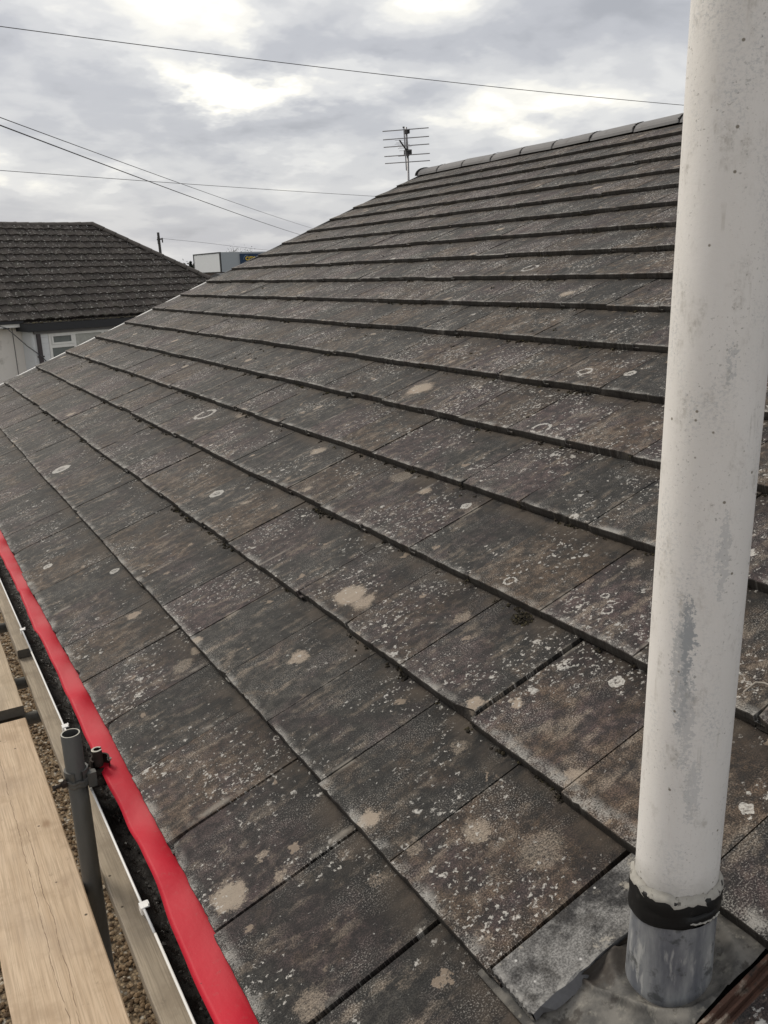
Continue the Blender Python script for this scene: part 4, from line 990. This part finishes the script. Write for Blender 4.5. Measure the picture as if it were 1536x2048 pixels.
# bay window
WS0, WS1, WTp, WBt = 1.075, 4.30, -.345, -1.6
wd = MB(); fy0, fy1 = BN-.012, BN+.05
wd.box((WS0, fy0, WTp-.06), (WS1, fy1, WTp)); wd.box((WS0, fy0, WBt), (WS1, fy1, WBt+.06)); wd.box((WS0, fy0, WBt+.061), (WS0+.07, fy1, WTp-.061))
mull = [1.76, 2.6, 3.45, WS1-.07]
for s0 in mull: wd.box((s0, fy0, WBt+.061), (s0+.07, fy1, WTp-.061))
wd.box((WS0+.071, fy0, -.72), (1.759, fy1, -.64))
win = wd.build('window', M_WHITEPVC, nb)
mb = MB(); 
for a, b_ in (((1.150, -.635), (1.755, -.585)), ((1.150, -.425), (1.755, -.408)), ((1.150, -.584), (1.20, -.426)), ((1.70, -.584), (1.755, -.426))): mb.box((a[0], fy0-.012, a[1]), (b_[0], fy0-.001, b_[1]))
mb.build('vent_sash', M_WHITEPVC, win)
mb = MB(); mb.box((1.2, BN+.01, -.584), (1.70, BN+.016, -.426)); mb.build('pane', M_GLASS, win)
mb = MB(); mb.box((1.147, BN+.01, WBt+.061), (1.759, BN+.016, -.722)); mb.build('pane', M_GLASS, win)
for s0, s1_ in ((1.831, 2.599), (2.671, 3.449), (3.521, 4.229)):
    mb = MB(); mb.box((s0, BN+.01, WBt+.061), (s1_, BN+.016, WTp-.061)); mb.build('pane', M_GLASS if s0 > 2.6 else M_CURT, win)
# cable from the eaves down to the downpipe
m2 = MB(); m2.tube([(-.35, -.02, .02), (.1, -.12, -.15), (.5, -.25, -.62), (.79, BN-.09, -.90), (.95, BN-.10, -1.13)], .012, 6); m2.build('cable', M_WIRE, nb)

# ------------------------------------------------------------------ white commercial building beyond
K0 = Vector((33.893, 93.951, GZ))
dl = (Vector((33.754, 102.998, GZ)) - K0).normalized(); dr_ = Vector((-dl.y, dl.x, 0)); dr_ = dr_ if dr_.x > 0 else -dr_
WM = Matrix((dr_, dl, zv)).transposed().to_4x4(); WM.translation = K0       # local: x along the sign face, y along the white end, z up from the ground
wh = tag(empty('warehouse'), 'white and grey box shaped commercial building with a navy sign far beyond the roofs', 'building'); wh.matrix_world = WM
LB = 9.05; LF = 26.; ZB, ZT = 4.02, 6.19
m2 = MB(); m2.box((.1, .1, 0), (LF, LB-.1, ZB)); m2.build('wall', M_BRICK, wh)
m2 = MB(); m2.box((.02, 0, ZB+.003), (LF, LB, ZT-.02)); m2.build('cladding', M_GCLAD, wh)
m2 = MB(); m2.box((-.05, .30, ZB+.05), (.015, LB-.2, ZT-.12)); m2.build('end_panel', M_CLAD, wh)
m2 = MB(); m2.box((-.09, 0.0, ZT-.115), (.018, LB+.02, ZT)); m2.box((-.09, 0, ZB), (.018, .28, ZT-.12)); m2.box((-.09, LB-.18, ZB), (.018, LB+.02, ZT-.12)); m2.build('corner_trim', M_DTRIM, wh)
sg = MB(); sg.box((2.25, -.14, 4.85), (12.0, -.02, 5.98)); sgo = sg.build('sign', M_SIGN, wh)
def text(body, size, loc, rot, m_, parent, name, M0):
    cu = bpy.data.curves.new('t', 'FONT'); cu.body = body; cu.size = size; cu.extrude = .02; cu.offset = .012
    to = bpy.data.objects.new('t', cu); C.objects.link(to); bpy.context.view_layer.update()
    dg = bpy.context.evaluated_depsgraph_get(); me = bpy.data.meshes.new_from_object(to.evaluated_get(dg)); bpy.data.objects.remove(to)
    me.materials.clear(); me.materials.append(m_)
    o = bpy.data.objects.new(name, me); C.objects.link(o); o.parent = parent; o.location = loc; o.rotation_euler = rot; return o
text('CITY', .54, (2.86, -.165, 5.26), (math.pi/2, 0, 0), M_YEL, sgo, 'lettering', None)
m2 = MB(); m2.tube([(2.66+.38*(1-math.cos(a)), -.16, 5.38+.42*math.sin(a)) for a in [R(-10+i*12) for i in range(11)]], .025, 5); m2.build('emblem_arc', M_ARC, sgo)
# low dark roof between
m2 = MB(); m2.box((26., 70., GZ), (40., 76., .95)); sh = tag(m2.build('outbuilding', M_BRICK), 'low dark outbuilding in front of the white commercial building', 'building')
m2 = MB(); m2.add([(25.7, 69.7, .955), (40.3, 69.7, .955), (40.3, 73, 1.45), (25.7, 73, 1.45), (25.7, 76.3, .955), (40.3, 76.3, .955)], [(0, 1, 2, 3), (3, 2, 5, 4), (0, 3, 4), (1, 5, 2), (0, 4, 5, 1)]); m2.build('roof', M_DTRIM, sh)

# ------------------------------------------------------------------ trees
def tree(x, y, h, rad, m_, label, cat, conical=False, n=500, leaf=.12):
    t = tag(empty('conifer_tree' if conical else 'bush_tree', (x, y, GZ)), label, cat)
    m2 = MB(); m2.tube([(0, 0, 0), (.05, .02, h*.4), (.02, 0, h*.85)], [h*.025, h*.018, h*.006], 7)
    for i in range(7):
        a = i*2.4; z = h*(.35+.07*i); m2.tube([(0, 0, z), (math.cos(a)*rad*.5, math.sin(a)*rad*.5, z+h*.12)], [h*.01, h*.003], 5)
    m2.build('trunk', M_BARK, t)
    m2 = MB(); r = random.Random(int(x*10))
    cl = [(r.gauss(0, .5)*rad, r.gauss(0, .5)*rad, h*r.uniform(.45, .9)) for _ in range(14)]
    for _ in range(n):
        if conical:
            z = h*r.uniform(.12, 1.0); rr = rad*(1-z/h)*math.sqrt(r.random())+.03; a = r.uniform(0, 6.28); p = Vector((rr*math.cos(a), rr*math.sin(a), z))
        else:
            c_ = r.choice(cl); p = Vector((c_[0]+r.gauss(0, .25)*rad, c_[1]+r.gauss(0, .25)*rad, c_[2]+r.gauss(0, .07)*h))
        a1 = Vector((r.gauss(0, 1), r.gauss(0, 1), r.gauss(0, 1))).normalized()*leaf*r.uniform(.6, 1.4); a2 = Vector((r.gauss(0, 1), r.gauss(0, 1), r.gauss(0, 1))).normalized()*leaf*.6
        m2.add([p-a1, p+a2, p+a1, p-a2], [(0, 1, 2, 3)])
    m2.build('crown', m_, t)
tree(36.9, 114., 5.55, .75, M_FIR, 'small pointed conifer between the hipped roof and the white building', 'tree', True, 700, .22)
tree(37.9, 116., 5.3, 1.6, M_LEAF, 'low bushy tree against the left end of the white building', 'tree', False, 1100, .2)
tree(35.2, 118., 4.4, 1.7, M_LEAF, 'rounded shrub showing just above the hip of the brown roof', 'tree', False, 900, .2)
tree(50.0, 130.6, 7.9, 2.0, M_LEAF, 'thin tree top peeping over the grey part of the white building', 'tree', False, 1500, .09)

# ------------------------------------------------------------------ telegraph pole and wires
tp = tag(empty('telegraph_pole', (19.3, 67.21, GZ)), 'dark wooden telegraph pole behind the hip of the brown roof', 'pole')
m2 = MB(); m2.tube([(0.10, 0, 0), (-.05, 0, 6.95)], [.15, .095], 10); m2.build('post', M_POLEW, tp)
m2 = MB(); m2.tube([(-.22, -.1, 6.42), (.18, -.1, 6.46)], .045, 6); m2.tube([(-.12, -.1, 6.1), (-.12, -.1, 6.6)], .07, 6); m2.tube([(.2, -.1, 6.2), (.2, -.1, 6.55)], .05, 6); m2.build('cross_bracket', M_POLEW, tp)
def wire(pts, r_, label, sag=0.):
    a, b_ = Vector(pts[0]), Vector(pts[-1]); dd = b_-a; a = a - dd*.25; b_ = b_ + dd*.06
    m2 = MB(); n = 40; P = []
    for i in range(n+1):
        f = i/n; p = a.lerp(b_, f); p.z -= sag*4*f*(1-f)
        P.append(p - a)
    m2.tube(P, r_, 6); o = m2.build('overhead_wire', M_WIRE, None, loc=a, smooth=True); tag(o, label, 'wire', 'overhead wires crossing the sky')
wire([(1.457, 11.862, 4.135+.03), (12.43, 11.201, 3.84+.03)], .0048, 'highest overhead wire running from the left edge to the pipe', .09)
wire([(.899, 8.912, 2.652+.02), (12.642, 27.037, 2.721)], .0042, 'thinner upper wire of the steep pair going down behind the roof verge', .06)
wire([(.751, 7.923, 2.434+.02), (11.523, 25.354, 2.402)], .0056, 'darker lower wire of the steep pair going down behind the roof verge', .06)
wire([(2.557, 21.806, 3.637), (16.607, 29.465, 3.96)], .0065, 'nearly level wire crossing the steep pair below the aerial', .03)
wp = [(19.227, 67.0, 4.12), (23.529, 68.981, 3.83), (29.993, 74.019, 3.45), (36., 80., 3.3)]
m2 = MB(); m2.tube([Vector(p)-Vector(wp[0]) for p in wp], .011, 5); tag(m2.build('overhead_wire', M_WIRE, None, loc=wp[0]), 'faint wire leading right from the telegraph pole', 'wire', 'overhead wires crossing the sky')
